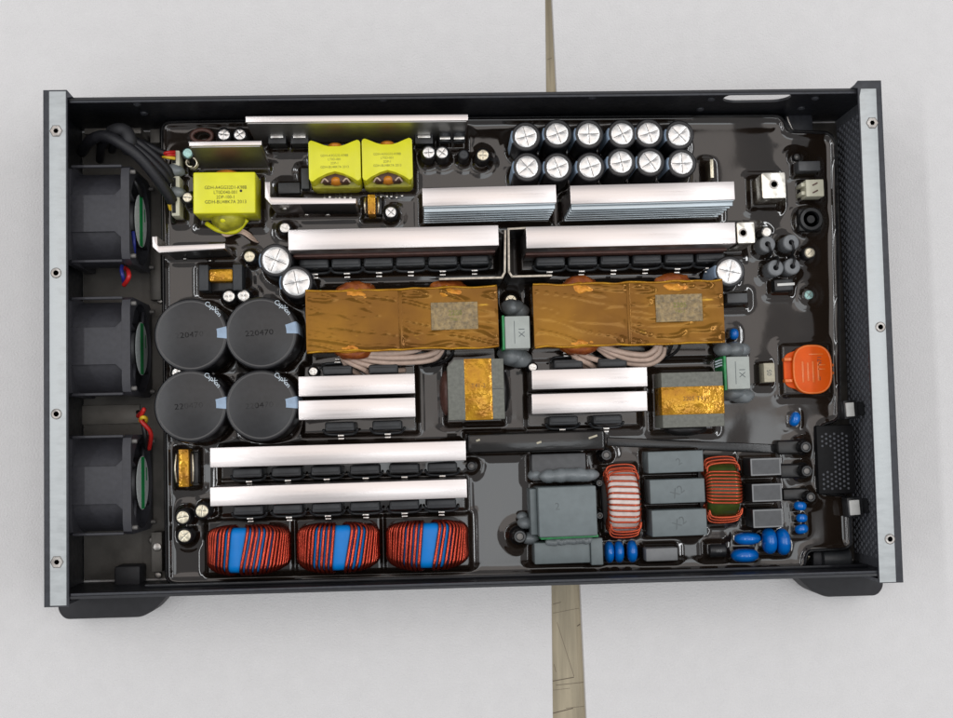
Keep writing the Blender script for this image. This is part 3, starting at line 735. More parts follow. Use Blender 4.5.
# amber taped main transformers
def kapton_transformer(q, z, label, lab, seam_px, w1, w2, b1, dot, litz):
    (x0, y0, x1, y1) = q
    cx, cy, a, d = rect(x0, y0, x1, y1, z)
    t = thing('taped_transformer', label, 'transformer', cx, cy, 0, .008, 'amber taped transformers')
    s = B(); s.box(0, 0, 14, a, d, z, 1.0, 3); bmesh.ops.subdivide_edges(s.bm, edges=s.bm.edges[:], cuts=0)
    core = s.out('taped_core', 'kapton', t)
    sx = at(seam_px, (y0 + y1) / 2, z)[0] - cx
    def L(px, py, zz=z): p = at(px, py, zz); return p[0] - cx, p[1] - cy
    # overlapping tape layer, right half, with a rumpled surface
    for X0, X1, amp in ((-a / 2 - .1, sx - 1.2, .55), (sx + .2, a / 2 + .25, 1.0)):
        s = B(); nx, ny = 80, 40; Y0, Y1 = -d / 2 + .4, d / 2 - .4; V = {}
        for i in range(nx + 1):
            for j in range(ny + 1):
                x = X0 + (X1 - X0) * i / nx; y = Y0 + (Y1 - Y0) * j / ny; ey = abs(y) / (d / 2)
                e = min(1, min(i, nx - i) / 3.) * min(1, min(j, ny - j) / 2.)
                rid = 1 - abs(noise.noise((x * .035 + cx, y * .20 + x * .03, 3 + X0)))
                rid = max(0, rid - .72) / .28
                h = .2 + e * amp * (1.1 * rid ** 3 * (.25 + ey) + .34 * noise.noise((x * .07, y * .16, cx)) + .05 * ey * noise.noise((x * .4, y * .6, 9)))
                V[i, j] = s.bm.verts.new((x, y, z + max(.05, h)))
        for i in range(nx):
            for j in range(ny): s.bm.faces.new((V[i, j], V[i + 1, j], V[i + 1, j + 1], V[i, j + 1]))
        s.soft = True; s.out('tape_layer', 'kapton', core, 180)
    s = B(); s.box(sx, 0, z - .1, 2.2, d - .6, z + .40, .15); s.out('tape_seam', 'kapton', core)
    # rumpled tape edges front and rear
    for yy, nm in ((d / 2 - .3, 'rear'), (-d / 2 + .3, 'front')):
        pts = [(-a / 2 + a * k / 16, yy + random.uniform(-.5, .5), z - .45 + random.uniform(-.2, .35)) for k in range(17)]
        s = B(); s.tube([(p[0], p[1], p[2] + .55) for p in pts], .7, 6, smooth=4); s.out('folded_tape_edge', 'kapton_bright', core)
    for (wx0, wx1) in (w1, w2):
        p0 = L(wx0, y0, z - 6); p1 = L(wx1, y0, z - 6); m = (p0[0] + p1[0]) / 2; hw = abs(p1[0] - p0[0]) / 2
        s = B(); s.blob((m, d / 2 - .4, z - 8), (hw * 1.05, 6.2, 7.8), .2, .35); s.out('rear_winding', 'kapton_red', t)
        s = B(); s.blob((m, d / 2 - 3.2, z - 1.3), (hw * 1.0, 4.6, 1.85), .22, .3); s.out('tape_bulge', 'kapton_orange', core)
    p0 = L(b1[0], y1, z - 6); p1 = L(b1[1], y1, z - 6); m = (p0[0] + p1[0]) / 2; hw = abs(p1[0] - p0[0]) / 2
    s = B(); s.blob((m, -d / 2 + 1.0, z - 8), (hw, 5.5, 7.6), .16, .3); s.out('front_winding', 'kapton_red', t)
    s = B(); s.blob((m, -d / 2 + 2.0, z - 1.4), (hw * .9, 3.2, 1.9), .22, .3); s.out('tape_bulge', 'kapton_orange', core)
    lx, ly, la_, ld_ = rect(*lab, z + .8); s = B(); s.box(lx - cx, ly - cy, z + .1, la_, ld_, z + 1.15, .15, 1); lo_ = s.out('paper_label', 'paper_label', core)
    text(lo_, '2205', 4.2, lx - cx + .5, ly - cy + 1.6, z + 1.2, 'print_olive'); text(lo_, 'T40-1', 2.6, lx - cx + .5, ly - cy - 2.2, z + 1.2, 'print_olive')
    dx, dy = L(*dot); s = B(); s.cyl(dx, dy, z - .05, z + .12, 1.5, 14); s.out('green_dot', 'green_board', core)
    # bundle of pale stranded leads looping along the front
    s = B()
    for k, pts in enumerate(litz):
        s.tube([(*L(px, py, zz), zz) for px, py, zz in pts], 1.75, 8)
    s.out('stranded_leads', 'litz', t)
    s = B()
    for k in range(2):
        p = L(x1 - 52 + 8 * k, y1 + 3, 40)
        s.tube([(p[0], p[1] + 3, 44), (p[0] - 2, p[1] - 2, 40), (p[0] - 8, p[1] - 6, 34), (p[0] - 14, p[1] - 7, 28)], 1.0, 6)
    s.out('black_leads', 'wire_black', t)
    foot_r(cx, cy - 2, a, d + 8, 3)
kapton_transformer((306.4, 288.2, 498, 349.8), 56, 'left long transformer wrapped in amber tape, pale leads in front', (431, 302.5, 478, 330), 400.5, (337, 374), (430, 466), (333, 372), (320.7, 291.8),
    [[(337, 349, 46), (346, 360, 42), (362, 368, 38), (372, 375, 30), (376, 378, 24)], [(342, 349, 46), (352, 359, 43), (372, 366, 39), (392, 370, 34), (404, 370, 27)],
     [(346, 348, 47), (358, 357, 44), (385, 362, 41), (415, 362, 38), (434, 359, 38), (444, 349, 42)], [(350, 348, 47), (364, 355, 46), (392, 357.5, 44), (420, 356.5, 42), (436, 352, 42), (441, 346, 44)],
     [(339, 350, 42), (347, 366, 36), (357, 373, 30), (362, 378, 24)], [(352, 347, 48), (366, 352, 48), (390, 353, 46), (412, 351, 45), (426, 346, 44)]])
kapton_transformer((534, 282.3, 723.7, 345), 56, 'right long transformer wrapped in amber tape, pale leads in front', (655.7, 294.6, 702.5, 322), 629, (564, 596), (655, 692), (559, 600), (543, 292),
    [[(568, 346, 46), (575, 356, 42), (588, 363, 38), (596, 368, 30), (600, 371, 24)], [(572, 346, 46), (582, 354, 43), (598, 360, 39), (612, 362, 33), (620, 364, 26)],
     [(598, 346, 47), (612, 353, 44), (630, 359, 41), (648, 359.5, 40), (658, 353, 42), (660, 345, 44)], [(600, 345, 48), (614, 350, 46), (632, 354, 44), (646, 354.5, 43), (655, 349, 44), (657, 342, 45)],
     [(570, 347, 42), (576, 360, 36), (585, 366, 30), (590, 372, 24)], [(597, 347, 44), (610, 356.5, 41), (628, 363, 37), (650, 364, 36), (662, 356, 38), (664, 347, 40)]])

# grey core inductors
def core_inductor(q, z, label, vertical, s0, s1):
    cx, cy, a, d = rect(*q, z); t = thing('core_inductor', label, 'inductor', cx, cy, 0, .006, 'grey core inductors')
    pts = [(-a / 2, -d / 2), (a / 2, -d / 2), (a / 2, d / 2), (-a / 2 + (4 if vertical else 0), d / 2)] + ([(-a / 2, d / 2 - 4)] if vertical else [])
    b = B(); b.prism(pts, z - 24, z, bev=.5); co = b.out('ferrite_core', 'ferrite', t)
    b = B(); b.box(0, 0, 12, a - 4, d - 4, z - 23.8, .8); b.out('bobbin', 'bobbin', t)
    s = B()
    if vertical:
        p0 = at(s0, q[1], z)[0] - cx; p1 = at(s1, q[1], z)[0] - cx
        s.box((p0 + p1) / 2, 0, z - 22, p1 - p0, d + .5, z + .25, .25); bx = ((p0 + p1) / 2, 0, p1 - p0, d)
    else:
        p0 = at(q[0], s0, z)[1] - cy; p1 = at(q[0], s1, z)[1] - cy
        s.box(0, (p0 + p1) / 2, z - 22, a + .5, p0 - p1, z + .25, .25); bx = (0, (p0 + p1) / 2, a, p0 - p1)
    st = s.out('amber_tape_strip', 'kapton_bright', co)
    s = B(); s.box(0, 0, z - 12.2, a + .3, .35, z + .05) if not vertical else s.box(a * .28, 0, z - 12, a * .4, .3, z + .06); s.out('core_joint', 'ferrite_dark', co)
    # windings bulging from the open sides
    if vertical:
        for sx in (-1, 1):
            b = B(); b.blob((sx * (a / 2 + .5), -1, 36), (4.2, d * .38, 11), .08); b.out('winding', 'red_brown' if sx < 0 else 'bobbin', t)
        text(st, 'T41-2', 3.6, bx[0], 2, z + .28, 'print_amber', rot=0)
    else:
        for sy in (-1,):
            b = B(); b.blob((0, sy * (d / 2 + 1), 34), (a * .36, 4.2, 9), .08); b.out('winding', 'bobbin', t)
        text(st, '2205 T41', 3.6, 1, bx[1] + 1, z + .28, 'print_amber')
    foot_r(cx, cy, a, d + 3, 3)
core_inductor((447.8, 359, 504.3, 419.5), 58, 'grey ferrite inductor with an upright amber tape strip', True, 464, 491.5)
core_inductor((662, 372, 723.7, 427), 58, 'grey ferrite inductor with a level amber tape strip', False, 387, 415)

# small two-cheek transformer
cx, cy, a, d = rect(198.5, 264.5, 242.5, 290.5, 42)
t = thing('small_transformer', 'small transformer with two grey cheeks and amber coil above the big capacitors', 'transformer', cx, cy)
for sx in (-1, 1):
    b = B(); b.box(sx * (a / 2 - 3), 0, 12, 5.6, d, 42, .6); b.out('cheek', 'ferrite_dark', t)
b = B(); b.box(0, 1.5, 12, a - 11.4, d * .5, 41, 1.5); b.out('coil', 'kapton_bright', t)
b = B(); b.box(0, 0, 12, a - 11.5, d - 1, 33, .8); b.out('bobbin', 'bobbin', t)
foot_r(cx, cy, a, d)
for (px0, py0, px1, py1, lb) in ((366.5, 194.5, 376.5, 214.5, 'small upright amber taped transformer left of the tiny silver capacitor'), (177, 449, 190, 487, 'small upright amber taped transformer at the left tray edge')):
    cx, cy, a, d = rect(px0, py0, px1, py1, 42)
    t = thing('small_transformer', lb, 'transformer', cx, cy)
    b = B(); b.box(0, 0, 16, a * .8, d, 42, .6); b.out('coil', 'kapton_bright', t)
    b = B(); b.box(a * .15, 0, 12, a * 1.7, d * .86, 36, 1); b.out('core', 'bobbin', t)
    b = B()
    for sx in (-1, 1): b.tube([(sx * a * .62, -d * .4, 38), (sx * a * .7, 0, 40), (sx * a * .62, d * .4, 38)], .8, 6)
    b.out('core_clip', 'brass_tin', t)
    foot_r(cx, cy, a * 1.7, d)

# ================================================================== TOROIDS
def toroid(cx, cy, Ro, Ri, wd, zc, label, core_m, wire_m, turns, rot, name, wr, slant=None, base=True, group=None, cat='inductor', rc=6.5, barrel=.20):
    t = thing(name, label, cat, cx, cy, 0, rot, group)
    # core: rounded ring, its axis along local y
    sec = round_poly([(Ri, -wd / 2), (Ro, -wd / 2), (Ro, wd / 2), (Ri, wd / 2)], rc, 5); n = 72; s = B(); rings = []
    for i in range(n):
        q = 2 * PI * i / n
        rings.append([s.bm.verts.new((r * math.cos(q), yy * (1 - barrel * math.cos(q) ** 4), zc + r * math.sin(q))) for r, yy in sec])
    k = len(sec)
    for i in range(n):
        A, Q = rings[i], rings[(i + 1) % n]
        for j in range(k): s.bm.faces.new((A[j], A[(j + 1) % k], Q[(j + 1) % k], Q[j]))
    co = s.out('core', core_m, t)
    s = B()
    for i, th in enumerate(turns):
        sl_ = slant(th) if slant else 0.
        lp = round_poly([(Ri - wr * .9, -wd / 2 - wr * .9), (Ro + wr * .9, -wd / 2 - wr * .9), (Ro + wr * .9, wd / 2 + wr * .9), (Ri - wr * .9, wd / 2 + wr * .9)], rc + 1.8, 6)
        pts = []
        for r, yy in lp:
            q = math.radians(th) - sl_ * (yy / wd) * ((r - Ri) / (Ro - Ri))
            pts.append((r * math.cos(q), yy * (1 - barrel * math.cos(q) ** 4), zc + r * math.sin(q)))
        s.tube(pts, wr, 7, closed=True, smooth=0)
    s.out('winding', wire_m, t)
    if base:
        s = B(); p = round_poly([(-Ro * .98, -wd * .62), (Ro * .98, -wd * .62), (Ro * .98, wd * .62), (-Ro * .98, wd * .62)], 9)
        s.prism(p, 8, Z0 + 4.5, bev=1.5); s.out('base', 'bobbin', t)
    return t
for i, (px, blue, lb) in enumerate(((244, 235.5, 'leftmost of the three blue cored copper toroids along the front wall'), (336, 340.5, 'middle one of the three blue cored copper toroids along the front wall'), (427.5, 428.5, 'rightmost of the three blue cored copper toroids along the front wall'))):
    z = 58; cx, cy = at(px, (550.5, 548.2, 545.8)[i], z - 4)
    Ro = 22.8; wd = 26.0; zc = z - Ro - 1.9
    bx = at(blue, 549, z)[0] - cx
    thb = 90 - math.degrees(math.asin(bx / Ro)); half = 12.2
    rng = random.Random(11 + i); turns = []
    th = thb + half
    while th < 212: turns.append(th + rng.uniform(-.6, .6)); th += rng.choice((6.2, 6.6, 7.0, 8.6 if th < 130 else 6.2))
    th = thb - half
    while th > -32: turns.append(th + rng.uniform(-.6, .6)); th -= rng.choice((6.2, 6.8, 7.2, 9.6 if th > 50 else 6.2))
    toroid(cx, cy, Ro, 12, wd, zc, lb, 'core_blue', 'copper', turns, .004, 'toroid_inductor', 1.05, slant=lambda q, thb=thb: (.20 if q < thb else .10), group='three blue cored toroids')
    foot_r(cx, cy, 50, 32, 3.4)
def cm_choke(px0, py0, px1, py1, z, lb, core_m, wire_m, turns, wr):
    cx, cy, a, d = rect(px0, py0, px1, py1, z); Ro = d / 2 - wr * 2
    t = toroid(cx, cy, Ro, Ro * .5, a - wr * 4, z - Ro - 2 * wr, lb, core_m, wire_m, turns, PI / 2 + .03, 'common_mode_choke', wr, rc=3.2, barrel=.06, group='upright chokes among the grey film capacitors', slant=lambda q: .07)
    foot_r(cx, cy, a, d, 3)
    # turns lying against the two ends
    for e in (-1, 1):
        s = B()
        for k in range(3):
            zz = z - 4 - 4 * k; ex = Ro * (.80 + .10 * k)
            s.tube([(e * ex * .82, -a / 2 + 1.0, zz), (e * (ex + 1.5), -a / 2 + 2.6, zz + .4), (e * (ex + 2.6), 0, zz + .6), (e * (ex + 1.5), a / 2 - 2.6, zz + .4), (e * ex * .82, a / 2 - 1.0, zz)], wr, 7)
        s.out('end_turns', wire_m, t)
    return t
cm_choke(608.5, 467, 643, 536.5, 52, 'upright choke with whitish core and spaced copper turns', 'core_white', 'copper_orange', [90 + k * 11.5 for k in (-4.6, -3.3, -2.3, -1.3, -.4, .5, 1.4, 2.4, 3.4, 4.7)] + [20, 8, -6, 160, 172, 186], .62)
cm_choke(708, 459, 744.5, 521.5, 50, 'upright choke with dark green core and dense copper turns', 'core_green', 'copper_orange', [90 + k * 7.6 for k in (-5, -4, -3, -2.1, -1.2, -.3, .6, 1.5, 2.4, 3.3)] + [24, 12, 2, -10, 158, 170, 182, 194], .68)

# ================================================================== FILM CAPACITORS AND BOXES
def film_box(q, z, label, m, name='film_capacitor', cat='capacitor', group=None, rot=.01, border=None, mark=None, bev=.6, extra=None):
    cx, cy, a, d = rect(*q, z); t = thing(name, label, cat, cx, cy, 0, rot, group)
    s = B(); s.box(0, 0, 12, a, d, z, bev, 3); o = s.out('box', m, t)
    if border:
        s = B(); s.box(0, 0, z - .4, a - .2, d - .2, z + .12, .1, 1); o2 = s.out('rim', border, t)
        s = B(); s.box(0, 0, z + .05, a - 2.0, d - 2.0, z + .22, .05, 1); s.out('fill', 'film_dark', o2)
    if mark: text(o, mark[0], mark[1], mark[2], mark[3], z + .06, mark[4], rot=mark[5] if len(mark) > 5 else 0)
    foot_r(cx, cy, a, d, 3)
    return t
g3 = 'three grey film capacitors in a column'
film_box((648, 451, 703.5, 472.5), 46, 'rear one of the three wide grey film capacitors between the chokes', 'film_grey', group=g3, mark=('2', 6, 2, 0, 'print_faint', .5))
film_box((650, 479, 705, 503), 46, 'middle one of the three wide grey film capacitors between the chokes', 'film_grey', group=g3, mark=('X2', 7, 0, -.5, 'print_faint', .6))
film_box((652, 509.5, 707, 536), 46, 'front one of the three wide grey film capacitors between the chokes', 'film_grey', group=g3, mark=('X2', 7, 0, 0, 'print_faint', .6))
g4 = 'three small framed boxes by the right terminals'
film_box((750.5, 458, 781, 475.5), 45, 'rear one of the three small dark boxes with pale rims', 'package', 'small_box_capacitor', group=g4, border='film_border')
film_box((752, 483.5, 782, 501.5), 45, 'middle one of the three small dark boxes with pale rims', 'package', 'small_box_capacitor', group=g4, border='film_border')
film_box((753, 509, 783, 527.5), 45, 'front one of the three small dark boxes with pale rims', 'package', 'small_box_capacitor', group=g4, border='film_border')
# stack right of the toroids
film_box((532, 453.5, 586, 480), 42, 'grey box capacitor behind the roll of grey sealant', 'film_dark', rot=.004)
t = film_box((538.5, 486.5, 597, 536.5), 56, 'large grey box capacitor, tallest and widest of its stack', 'film_grey', bev=.9)
text(t.children[0], '2', 6, -6, 3, 56.06, 'print_faint')
s = B(); s.box(-19.2, 0, 14, 4, 27, 48, .6); s.out('side_flange', 'film_grey', t)
film_box((534.5, 542, 590.5, 563.5), 44, 'grey box capacitor in front of the green board edge', 'film_grey', rot=.006)
film_box((591, 538, 603, 565), 46, 'narrow grey block right of the front box capacitor', 'film_grey', 'grey_block', 'block')
cx, cy, a, d = rect(541, 535.5, 598.5, 538.5, 50)
t = thing('green_board', 'upright green circuit board edge in front of the large grey box', 'circuit board', cx, cy, 0, .02)
s = B(); s.box(0, 0, 14, a, 1.6, 50, .2); s.out('board', 'green_board', t)
s = B()
for k in range(14): s.ell((-a / 2 + 5 + k * (a - 8) / 14, -2.6 + random.uniform(-.5, .5), 45), (2.2, 2.2, 1.6), 12, 8)
s.out('solder_sealant', 'glue', t)

def sealant(parts, label):
    x, y = at(*parts[0][:2], parts[0][2]); t = thing('sealant_bead', label, 'sealant', x, y, 0)
    s = B()
    for (px, py, z, rx, ry, rz) in parts:
        p = at(px, py, z); s.blob((p[0] - x, p[1] - y, z), (rx * 1.18, ry * .92, rz * .92), .18, .2)
    s.out('sealant', 'glue', t); return t
sealant([(550, 476, 44, 6, 4.3, 5), (560, 475.5, 44.5, 7, 4.5, 5), (570, 475, 44.5, 7.5, 4.4, 5), (580, 475, 44.5, 7, 4.4, 5), (588, 475, 43.5, 5.5, 4, 4.5), (536, 475, 38, 4, 4, 6)], 'thick roll of grey sealant on the box capacitor stack')
sealant([(513, 308, 34, 6.5, 6, 8), (520, 311, 34, 5, 5, 6)], 'grey sealant blob behind the pale capacitor between the amber transformers')
sealant([(512, 356, 36, 7, 6.5, 8), (520, 359, 35, 6, 6, 7), (505, 354, 34, 4, 4, 6)], 'grey sealant blob in front of the pale capacitor between the amber transformers')
sealant([(724, 350, 36, 5.5, 5, 8), (733, 350, 35, 6, 5.5, 8), (741, 350, 34, 5, 4.5, 6)], 'grey sealant blob behind the green backed pale capacitor')
sealant([(733, 393, 34, 7, 5, 8), (742, 396, 33, 6, 5, 7), (728, 389, 34, 4, 4, 7)], 'grey sealant blob in front of the green backed pale capacitor')
sealant([(526, 523, 36, 4.5, 4, 6), (530, 538, 34, 5, 4, 6), (522, 516, 33, 3, 3, 4)], 'grey sealant blob at the left corner of the large grey box')
# pale capacitors with a green back
def pale_cap(q, z, lb):
    t = film_box(q, z, lb, 'film_pale', rot=.004, group='pale film capacitors with green backs')
    cx, cy, a, d = rect(*q, z)
    s = B(); s.box(-a / 2 - .9, 0, 14, 1.4, d + 1, z - .4, .2); s.out('green_back', 'green_board', t)
    s = B(); s.box(-a * .12, 0, z + .0, .35, d * .7, z + .08); s.out('printed_line', 'print_faint', t)
    text(t, 'X1', 5, a * .18, 0, z + .05, 'print_faint', rot=PI / 2)
    return t
pale_cap((505, 316, 530, 348.5), 54, 'pale grey capacitor standing between the two amber transformers')
t = pale_cap((727, 356.5, 750, 389), 50, 'pale grey capacitor at the right of the level striped inductor')
s = B()
for k in range(3): s.tube([(-12, 4 + k * 1.6, 42), (-9, 5 + k * 1.6, 45), (-7, 4.4 + k * 1.5, 46)], .5, 6)
s.out('lead_wires', 'print_white', t)
# dark little boxes
for (q, z, m, lb) in (((646, 547.8, 678, 561), 38, 'film_border', 'low plain grey block in front of the grey film capacitors'),
                      ((727, 293, 748, 303), 36, 'film_dark', 'low dark grey block right of the right amber transformer'),
                      ((798.5, 161, 820.5, 171), 36, 'film_dark', 'low dark grey block behind the ivory connector')):
    film_box(q, z, lb, m, 'component_block', 'block', bev=.7)
film_box((764, 363, 775, 382), 38, 'small cream box left of the orange disc', 'cream_box', 'cream_relay', 'relay', bev=.4, mark=('05', 4, 0, 0, 'print_faint', PI / 2))
for (q, z, m, lb) in (((278, 182.5, 300, 193.5), 34, 'package', 'black flat chip right of the boxy yellow transformer'), ((301, 168, 309, 189), 34, 'grey_package', 'upright grey chip touching the left hourglass transformer')):
    film_box(q, z, lb, m, 'chip', 'chip', bev=.5)
# rear row of little parts below the long thin plate
for (px, lb) in ((277, 'left dark transistor under the long thin rear plate'), (299.5, 'right dark transistor under the long thin rear plate'), (424, 'dark transistor under the right end of the long thin rear plate')):
    cx, cy, a, d = rect(px - 9, 132, px + 9, 144, 40); t = thing('transistor', lb, 'transistor', cx, cy)
    s = B(); s.box(0, 0, 14, a, d, 40, .6); s.out('package', 'package', t)
    s = B(); s.box(0, d * .1, 40.02, a * .7, 2.2, 41.4, .3); s.out('clip', 'tin', t)
    s = B(); s.box(0, d / 2 + 1.2, 30, a + 4, 1.4, 43, .2); s.out('pad', 'red_brown', t)
    foot_r(cx, cy, a, d)
for (px, lb) in ((445, 'left round clip under the right end of the rear plate'), (459, 'right round clip under the right end of the rear plate')):
    cx, cy = at(px, 133, 44); t = thing('spring_clip', lb, 'clip', cx, cy)
    s = B(); s.lathe([(3.6, -5), (3.9, -3), (3.6, -1), (3.9, 1), (3.6, 3), (3.6, 5)], n=18, axis='Y', org=(0, 0, 40)); s.out('coil', 'grey_package', t)
    s = B(); s.box(0, 3.5, 40, 6.5, 2, 45.5, .5); s.box(0, -3.4, 40, 6.5, 2, 45.2, .5); s.out('clip_bands', 'tin', t)
    foot_r(cx, cy, 8, 12)

# black wrapped bar
cx, cy, a, d = rect(467, 431.5, 606, 452, 50)
t = thing('wrapped_bar', 'glossy black wrapped bar lying between the inductors and the grey boxes', 'bar', cx, cy, 0, .004)
s = B(); s.box(0, 0, 12, a, d, 50, 2.2, 3); s.out('sleeve', 'wrap', t)
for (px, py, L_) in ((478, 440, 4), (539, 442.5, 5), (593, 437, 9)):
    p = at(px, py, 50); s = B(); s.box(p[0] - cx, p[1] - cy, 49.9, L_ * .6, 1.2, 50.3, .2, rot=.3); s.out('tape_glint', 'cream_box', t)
foot_r(cx, cy, a, d, 2.5)

a0 = at(607, 441.5, 27); a1 = at(792, 449.5, 27)  # flush black piece put in for a darker soft region of the potting
t = thing('dark_band', 'flush dark band across the potting from the wrapped bar to the right terminals', 'strip', *a0)
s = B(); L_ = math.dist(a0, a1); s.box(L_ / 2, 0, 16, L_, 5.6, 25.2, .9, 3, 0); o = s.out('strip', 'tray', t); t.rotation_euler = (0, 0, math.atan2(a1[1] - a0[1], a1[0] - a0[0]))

# blue disc capacitors
def disc_cap(px, py, lx, ly, z, lb, rot=0, group='blue disc capacitors'):
    x, y = at(px, py, z - 3); a, d = lx * mmpx(z), ly * mmpx(z)
    t = thing('disc_capacitor', lb, 'capacitor', x, y, 0, rot, group)
    # a lens-shaped disc standing on edge: long axis is its diameter, short axis its thickness
    horiz = a > d; D = max(a, d) / 2; th = min(a, d) / 2
    s = B(); pr = []
    for i in range(13):
        q = -PI / 2 + PI * i / 12; pr.append((max(.02, D * (math.cos(q) ** .55 if i not in (0, 12) else 0)), th * math.sin(q)))
    s.lathe(pr, n=36, axis='Y' if horiz else 'X', org=(0, 0, z - D)); s.out('disc', 'disc_blue', t)
    s = B()
    for e in (-1, 1): s.tube([(e * D * .4 if horiz else 0, 0 if horiz else e * D * .4, z - D * 1.4), (e * D * .5 if horiz else 0, 0 if horiz else e * D * .5, 15)], .5, 6, smooth=2)
    s.out('lead_legs', 'tin', t)
    foot_r(x, y, a * .6, d * .6, 1.3)
disc_cap(610, 552.5, 9.5, 22, 40, 'blue disc capacitor, leftmost of three in front of the white cored choke')
disc_cap(619.8, 552.3, 9.5, 22, 40, 'blue disc capacitor, middle of three in front of the white cored choke')
disc_cap(633, 551.8, 10, 22.5, 40, 'blue disc capacitor, rightmost of three in front of the white cored choke')
disc_cap(749.5, 539, 27, 12, 42, 'level blue disc capacitor, rear one of two lying side to side')
disc_cap(747, 556, 28, 13.5, 40, 'level blue disc capacitor nearest the front wall')
disc_cap(771.5, 541.5, 13.5, 27, 42, 'upright blue disc capacitor, left of the thick pair', rot=.03)
disc_cap(785, 542.3, 13.5, 27.5, 42, 'upright blue disc capacitor, right of the thick pair', rot=.05)
disc_cap(800.5, 506, 13, 9, 36, 'little blue capacitor, rear of three by the vented end', rot=-.12)
disc_cap(802, 518, 11.5, 8.5, 36, 'little blue capacitor, middle of three by the vented end')
disc_cap(802, 529, 13.5, 9.5, 36, 'little blue capacitor, front of three by the vented end', rot=.2)
disc_cap(795.5, 419, 9.5, 15, 36, 'tilted little blue capacitor in front of the orange disc', rot=-.35)
disc_cap(734, 334, 9, 11.5, 36, 'tiny blue capacitor right of the right amber transformer')

# black horizontal cylinder
cx, cy, a, d = rect(711, 544.5, 727, 557.5, 38)
t = thing('axial_component', 'short black cylinder lying left of the level blue discs', 'cylinder', cx, cy)
s = B(); r = d / 2; s.lathe([(r * .3, -a / 2), (r * .9, -a / 2 + .1), (r, -a / 2 + 1), (r, a / 2 - 1), (r * .9, a / 2 - .1), (r * .3, a / 2)], n=28, axis='X', org=(0, 0, 38 - r)); s.out('body', 'package', t)
text(t, '1R5', 2.4, 0, 0, 38.05, 'film_border'); foot_r(cx, cy, a, d)

# ================================================================== TERMINALS AND SMALL PARTS AT THE RIGHT
def terminal(q, z, lb, hx, hy, hr):
    cx, cy, a, d = rect(*q, z); t = thing('terminal_post', lb, 'terminal', cx, cy, 0, .015)
    bm = B(); k = 28; ht = .0
    p = round_poly([(-a / 2, -d / 2), (a / 2, -d / 2), (a / 2, d / 2), (-a / 2, d / 2)], 1.4, 4)
    bm.prism(p, 12, z, bev=.5); o = bm.out('block', 'nickel', t)
    px, py = at(hx, hy, z); s = B(); s.lathe([(hr, z + .02), (hr, z + .5), (hr * .68, z + .55), (hr * .62, z + .1), (.01, z + .08)], px - cx, py - cy, 24); r_ = s.out('threaded_bush', 'nut_steel', o)
    s = B(); s.lathe([(hr * .6, z + .2), (.01, z + .2)], px - cx, py - cy, 18); s.out('thread_hole', 'hole_dark', r_)
    foot_r(cx, cy, a + 2, d + 2, 3); return t
terminal((761.8, 172.5, 786, 198.5), 50, 'bright nickel terminal cube with a threaded hole standing alone', 774, 184.5, 2.9)
terminal((737, 222, 755, 243.5), 62, 'bright nickel terminal block at the right end of the long heatsink', 743, 233, 2.7)
film_box((806, 179.5, 824, 196.5), 38, 'ivory two pole connector near the vented end', 'ivory', 'connector', 'connector', bev=.5)
con = [o for o in bpy.data.objects if o.name == 'connector'][0]
for k in (-1, 1):
    s = B(); s.box(0, k * 2.3, 38.05, 3.6, .8, 38.5, .1, rot=.45); s.out('contact', 'red_brown', con)
for k in (-1, 1):
    s = B(); s.box(-6.6, k * 2.6, 24, 2.6, 2.4, 36, .4); s.out('latch', 'ivory', con)
cx, cy = at(811.5, 219, 34)
t = thing('round_trimmer', 'round black trimmer with hollow middle in front of the ivory connector', 'trimmer', cx, cy)
s = B(); s.lathe([(7.4, 12), (7.4, 33), (6.8, 34), (5.0, 34), (4.6, 31), (2.6, 31), (2.4, 33), (.01, 33)], n=28); s.out('body', 'package', t)
s = B(); s.box(0, 0, 12, 14.4, 14.4, 31, 1.5); s.out('socket', 'bobbin', t); foot_c(cx, cy, 8)
for i, (px, py, lb, an) in enumerate(((767.7, 244, 'grey ferrite bead, rear left of the block of four', 0), (791.5, 242.3, 'grey ferrite bead, rear right of the block of four', .1), (776, 267.8, 'grey ferrite bead, front left of the block of four', 0), (792.7, 266.3, 'grey ferrite bead, front right of the block of four', .1))):
    z = 40; x, y = at(px, py, z); t = thing('ferrite_bead', lb, 'ferrite bead', x, y, 0, 0, 'four grey ferrite beads')
    r = 5.0; s = B(); s.lathe([(r, 14), (r, z - 1.2), (r - .5, z - .3), (r - 1.3, z), (1.7, z), (1.5, z - .5), (1.5, 20)], n=30); s.out('bead', 'bead_grey', t)
    s = B(); dx = .8 if i % 2 == 0 else .5; dy = -1 if i < 2 else 1
    s.tube([(0, 0, 30), (0, 0, z + .6), (.4 * dx, dy * 1.4, z + 1.8), (1.8 * dx, dy * 4.4, z + .8), (2.6 * dx, dy * 7, z - 4), (2.7 * dx, dy * 7.6, z - 12)], .75, 7); s.out('wire_loop', 'wire_black', t)
    foot_c(x, y, r)
post(810, 252.6, 5.4, 36, 'silver screw right of the grey ferrite beads', 'brass_tin', style='i')
post(809, 294.8, 5.2, 27, 'greenish cross head screw right of the thin white strip', 'teal_screw', style='x', ring_m='teal_screw')
post(767, 232, 5.2, 40, 'bright round stud right of the nickel terminal block', 'tin', style=None)
post(511, 300.5, 6.5, 34, 'brass screw behind the pale capacitor between the transformers', 'brass_tin', style='x', ring_m='bobbin')
post(713.5, 334, 3.2, 34, 'tiny dark stud beside the right amber transformer', 'package', style=None)
